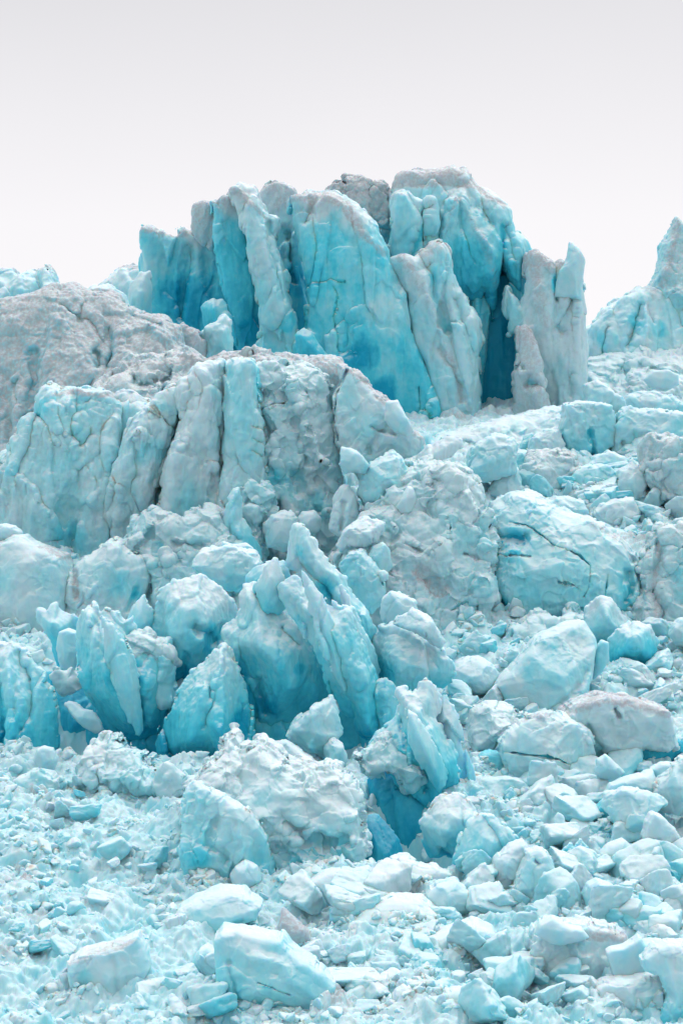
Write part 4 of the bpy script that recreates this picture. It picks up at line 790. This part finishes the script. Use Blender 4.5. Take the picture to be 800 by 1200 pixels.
# ------------------------------------------------------------------ loose ice
def chunk_mesh(name, seed, n, sq, fresh, dirt, rough=.05, sharp=16):
    rng = np.random.RandomState(seed)
    g = np.linspace(-1.25, 1.25, n, dtype=f32)
    A, B, D = np.meshgrid(g, g, g, indexing='ij')
    f = np.full(A.shape, -9, f32)
    N = rng.normal(size=(rng.randint(9, 14), 3)); N /= np.linalg.norm(N, axis=1)[:, None]
    N[:6] = .45 * N[:6] + np.array([[1, 0, 0], [-1, 0, 0], [0, 1, 0], [0, -1, 0], [0, 0, 1], [0, 0, -1]]); N /= np.linalg.norm(N, axis=1)[:, None]
    ex = 0
    for k, (a, b, c) in enumerate(N):
        pl = (a * A + b * B + c * D) - (.5 + .42 * rng.rand())
        ex = ex + np.exp(np.minimum(sharp * pl, 40))
    f = np.log(ex) / sharp
    f[0] = f[-1] = 1; f[:, 0] = f[:, -1] = 1; f[:, :, 0] = f[:, :, -1] = 1
    v, q = surfnets(f.astype(f32), (g[0],) * 3, (g[1] - g[0],) * 3)
    nv = vnormals(v, q)
    pp = v + seed * 3.1
    v = v + nv * (rough * 1.6 * facet(pp * 1.3) + rough * fbm(pp * 2.2, 3) + rough * .5 * facet(pp * 3))[:, None]
    v = v * np.array(sq, f32)
    return v.astype(f32), q
rng = np.random.RandomState(42)
def in_poly(x, y, pts):
    c = False
    for (ax, ay), (bx, by) in zip(pts, pts[1:] + pts[:1]):
        if (ay > y) != (by > y) and x < (bx - ax) * (y - ay) / (by - ay) + ax: c = not c
    return c
def hidden(x, y, Y, slack=0.0):
    return any(Yp < Y + slack and in_poly(x, y, p) for p, Yp in COVER)
PROTO = []
for k in range(12):
    sq = (1, .75 + .3 * rng.rand(), .5 + .35 * rng.rand())
    v, q = chunk_mesh('ice_chunk', 100 + k, 30, sq, 0, 0)
    kind = k % 3
    me = make_mesh('ice_chunk', v, q, dict(fresh=np.full(len(v), (.12, .22, .34)[kind], f32), dirt=np.full(len(v), (.2, .05, .0)[kind], f32), crust=np.full(len(v), .75, f32)), CHIP)
    PROTO.append((me, sq))
MARKS = [(122, 1145, 'the dull blue block with a dusty top'), (40, 1020, 'the white rubble field'), (110, 1000, 'the heap of frosted lumps'), (318, 1150, 'the large sloping slab'), (250, 1080, 'the broad low boulder'),
         (344, 1098, 'the brownish silty chunk'), (285, 1030, 'the boulder under the broken face'), (380, 1040, 'the cracked split pair'), (460, 1088, 'the smooth domed boulder'), (510, 1125, 'the boat shaped slab'),
         (530, 1058, 'the bright cyan boulder'), (480, 1180, 'the finger shaped block'), (545, 1190, 'the broad grey white slab'), (636, 1045, 'the pitted pointed boulder'), (590, 1030, 'the lumpy pale boulder'),
         (565, 1000, 'the block with a blue hollow'), (680, 1130, 'the wide dull grey slab'), (736, 1135, 'the tooth shaped block'), (714, 1058, 'the smooth blue grey boulder'), (724, 1005, 'the smooth pale wedge'),
         (748, 965, 'the angular boulder'), (782, 985, 'the grey white pointed block'), (640, 885, 'the split boulder'), (730, 855, 'the massive undercut block'), (645, 790, 'the huge tilted slab'),
         (558, 795, 'the white disc boulder'), (742, 755, 'the white pointed boulder'), (640, 560, 'the dirty shelf'), (700, 575, 'the brow of the arch'), (690, 500, 'the squarish blue block'), (570, 540, 'the half sunk square block'),
         (750, 800, 'the bare rubble slope'), (620, 950, 'the dip under the split boulder'), (760, 1050, 'the grey grit patch'), (430, 1175, 'the brown grit patch')]
def words_for(x, y, px, flat, tint):
    d, mx, my, m = min((math.hypot(x - a, (y - c) * 1.5), a, c, m) for a, c, m in MARKS)
    where = 'beside' if abs(y - my) < 14 else ('uphill of' if y < my else 'downhill of')
    size = 'tiny' if px < 9 else 'small' if px < 13 else 'middling' if px < 18 else 'large' if px < 26 else 'very large'
    return f"{size} {flat} {tint} ice chunk just {where} {m}", 'loose ice chunks near ' + m
ZONES = [  # x0, y0, x1, y1, how many, smallest, largest (half widths in photo pixels), wear towards the small
    (0, 930, 215, 1200, 34, 7, 24, 1.5), (200, 1040, 440, 1200, 30, 9, 30, 1.3), (400, 1020, 600, 1200, 46, 10, 36, 1.25), (560, 920, 710, 1090, 44, 10, 36, 1.25),
    (590, 1080, 800, 1200, 30, 11, 38, 1.2), (690, 890, 800, 1110, 34, 10, 36, 1.2), (530, 740, 800, 850, 38, 8, 22, 1.4), (600, 530, 800, 610, 38, 8, 21, 1.4)]
for x0, y0, x1, y1, n, s0, s1, pw in ZONES:
    k = tries = 0
    while k < n and tries < 4000:
        tries += 1
        x, y = rng.uniform(x0, x1), rng.uniform(y0, y1)
        Y = Y_at(y)
        if hidden(x, y - 4, Y, -.6): continue
        ki = rng.randint(len(PROTO)); me, sq = PROTO[ki]
        o = bpy.data.objects.new('ice_chunk', me); C.objects.link(o)
        px = s0 + (s1 - s0) * rng.rand() ** pw
        sz = px * Y / F; fz = rng.uniform(.65, 1.2)
        o.scale = (sz, sz, sz * fz)
        o.rotation_euler = (rng.uniform(-.6, .6), rng.uniform(-.6, .6), rng.uniform(0, 6.28))
        X = (x - 400) * Y / F
        o.location = (X, Y, float(ground_z(np.array([X]), np.array([Y]))[0]) + .28 * sz + .25)
        lab, grp = words_for(x, y, px, 'flat' if fz * sq[2] < .55 else 'chunky' if fz * sq[2] < .8 else 'tall', ('dusty', 'pale', 'bluish')[ki % 3])
        setp(o, lab, 'ice chunk', grp)
        k += 1
# the small broken ice that nobody could count
LOW = [chunk_mesh('x', 300 + k, 13, (1, .6 + .4 * rng.rand(), .45 + .5 * rng.rand()), 0, 0, .05, 26) for k in range(16)]
def rubble(spots):
    vs, qs, fr, di, n = [], [], [], [], 0
    for X, Y, Z, sz in spots:
        v, q = LOW[rng.randint(len(LOW))]
        a, b, c = rng.uniform(0, 6.28), rng.uniform(-.9, .9), rng.uniform(-.9, .9)
        ca, sa, cb, sb, cc, sc_ = math.cos(a), math.sin(a), math.cos(b), math.sin(b), math.cos(c), math.sin(c)
        R = np.array([[ca, -sa, 0], [sa, ca, 0], [0, 0, 1]]) @ np.array([[cb, 0, sb], [0, 1, 0], [-sb, 0, cb]]) @ np.array([[1, 0, 0], [0, cc, -sc_], [0, sc_, cc]])
        vs.append((v * sz) @ R.T.astype(f32) + np.array([X, Y, Z], f32)); qs.append(q + n); n += len(v)
        fr.append(np.full(len(v), rng.uniform(.1, .36))); di.append(np.full(len(v), max(0, rng.normal(.02, .16))))
    v = np.concatenate(vs).astype(f32); q = np.concatenate(qs)
    return v, q, dict(fresh=np.concatenate(fr), dirt=np.concatenate(di), crust=np.full(len(v), .8, f32))
spots = []
dn = np.random.RandomState(5)
cand = 0
while len(spots) < 7500 and cand < 90000:
    cand += 1
    x = dn.uniform(-40, 840); y = dn.uniform(540, 1215)
    Y = Y_at(y); X = (x - 400) * Y / F
    cl = perlin(np.array([[X / 2.4, Y / 2.4, .5]], f32))[0]
    left = x < 230 and 930 < y
    if dn.rand() > (.45 + 1.3 * cl) * (.45 if left else 1): continue
    if hidden(x, y, Y, -2.5): continue
    sz = (1.6 + 10.0 * dn.rand() ** 2.2) * Y / F
    spots.append((X, Y, 0, sz))
XS = np.array([s[0] for s in spots]); YS = np.array([s[1] for s in spots])
ZS = ground_z(XS, YS) + ground_bumps(XS, YS)
spots = [(a, b, c - .12 * s[3], s[3]) for (a, b, c, s) in zip(XS, YS, ZS, spots)]
v, q, at = rubble(spots)
o, _ = link('ice_rubble', v, q, at, CHIP)
o['kind'] = 'stuff'

# ------------------------------------------------------------------ camera, sky, sun
cam = bpy.data.cameras.new('camera'); co = bpy.data.objects.new('camera', cam); C.objects.link(co)
co.rotation_euler = (math.radians(90), 0, 0)
cam.sensor_fit = 'VERTICAL'; cam.sensor_height = 24; cam.lens = 12 / math.tan(math.radians(13)); cam.clip_end = 6000; cam.clip_start = 1
S.camera = co
SUN_EL, SUN_AZ = math.radians(52), math.radians(35)      # high, behind the ice and to one side
w = bpy.data.worlds.new('World'); S.world = w; w.use_nodes = True
nt = w.node_tree; nt.nodes.clear(); g = NT(nt)
sky = g.n('ShaderNodeTexSky'); sky.sky_type = 'NISHITA'; sky.sun_disc = False; sky.sun_elevation = SUN_EL; sky.sun_rotation = SUN_AZ
sky.dust_density = 3
tc = g.n('ShaderNodeTexCoord').outputs['Generated']
sp = g.n('ShaderNodeSeparateXYZ', i_0=tc)
cr = g.n('ShaderNodeValToRGB', i_0=sp.outputs[2]); e = cr.color_ramp.elements
e[0].position = 0; e[0].color = (.95, .925, .945, 1); e[1].position = 1; e[1].color = (1.8, 1.78, 1.8, 1)
for ps, c in ((.13, (.885, .868, .89)), (.23, (.715, .707, .73)), (.45, (1.1, 1.09, 1.11))):
    x = e.new(ps); x.color = (*c, 1)
cl = g.noise(tc, 1.6, 4)
cloud = g.n('ShaderNodeVectorMath', operation='SCALE', i_0=cr.outputs[0], i_Scale=g.rng(cl, .3, .7, .97, 1.03))
sky_side = g.rng(sp.outputs[1], -.7, .35, .74, 1.0)          # unseen sky behind the viewer dimmed, added to darken the ice fronts
cloud = g.n('ShaderNodeVectorMath', operation='SCALE', i_0=cloud.outputs[0], i_Scale=sky_side)
b1 = g.n('ShaderNodeBackground', i_Color=sky.outputs[0], i_Strength=.05)
b2 = g.n('ShaderNodeBackground', i_Color=cloud.outputs[0], i_Strength=1.13)
mx = g.n('ShaderNodeMixShader', i_0=.93); nt.links.new(b1.outputs[0], mx.inputs[1]); nt.links.new(b2.outputs[0], mx.inputs[2])
wo = g.n('ShaderNodeOutputWorld'); nt.links.new(mx.outputs[0], wo.inputs[0])
sl = bpy.data.lights.new('sun', 'SUN'); sl.energy = 1.0; sl.angle = math.radians(18); sl.color = (1, .975, .95)
so = bpy.data.objects.new('sun', sl); C.objects.link(so)
so.rotation_euler = (math.radians(90) - SUN_EL, 0, math.pi - SUN_AZ)
S.view_settings.view_transform = 'Standard'; S.view_settings.look = 'None'; S.view_settings.exposure = 0.0; S.view_settings.gamma = 1; S.view_settings.use_curve_mapping = False
S.cycles.max_bounces = 10; S.cycles.diffuse_bounces = 3; S.cycles.glossy_bounces = 3; S.cycles.use_denoising = True
S.cycles.caustics_reflective = False; S.cycles.caustics_refractive = False
print('verts', NV[0], 'script', round(time.time() - T0, 1))
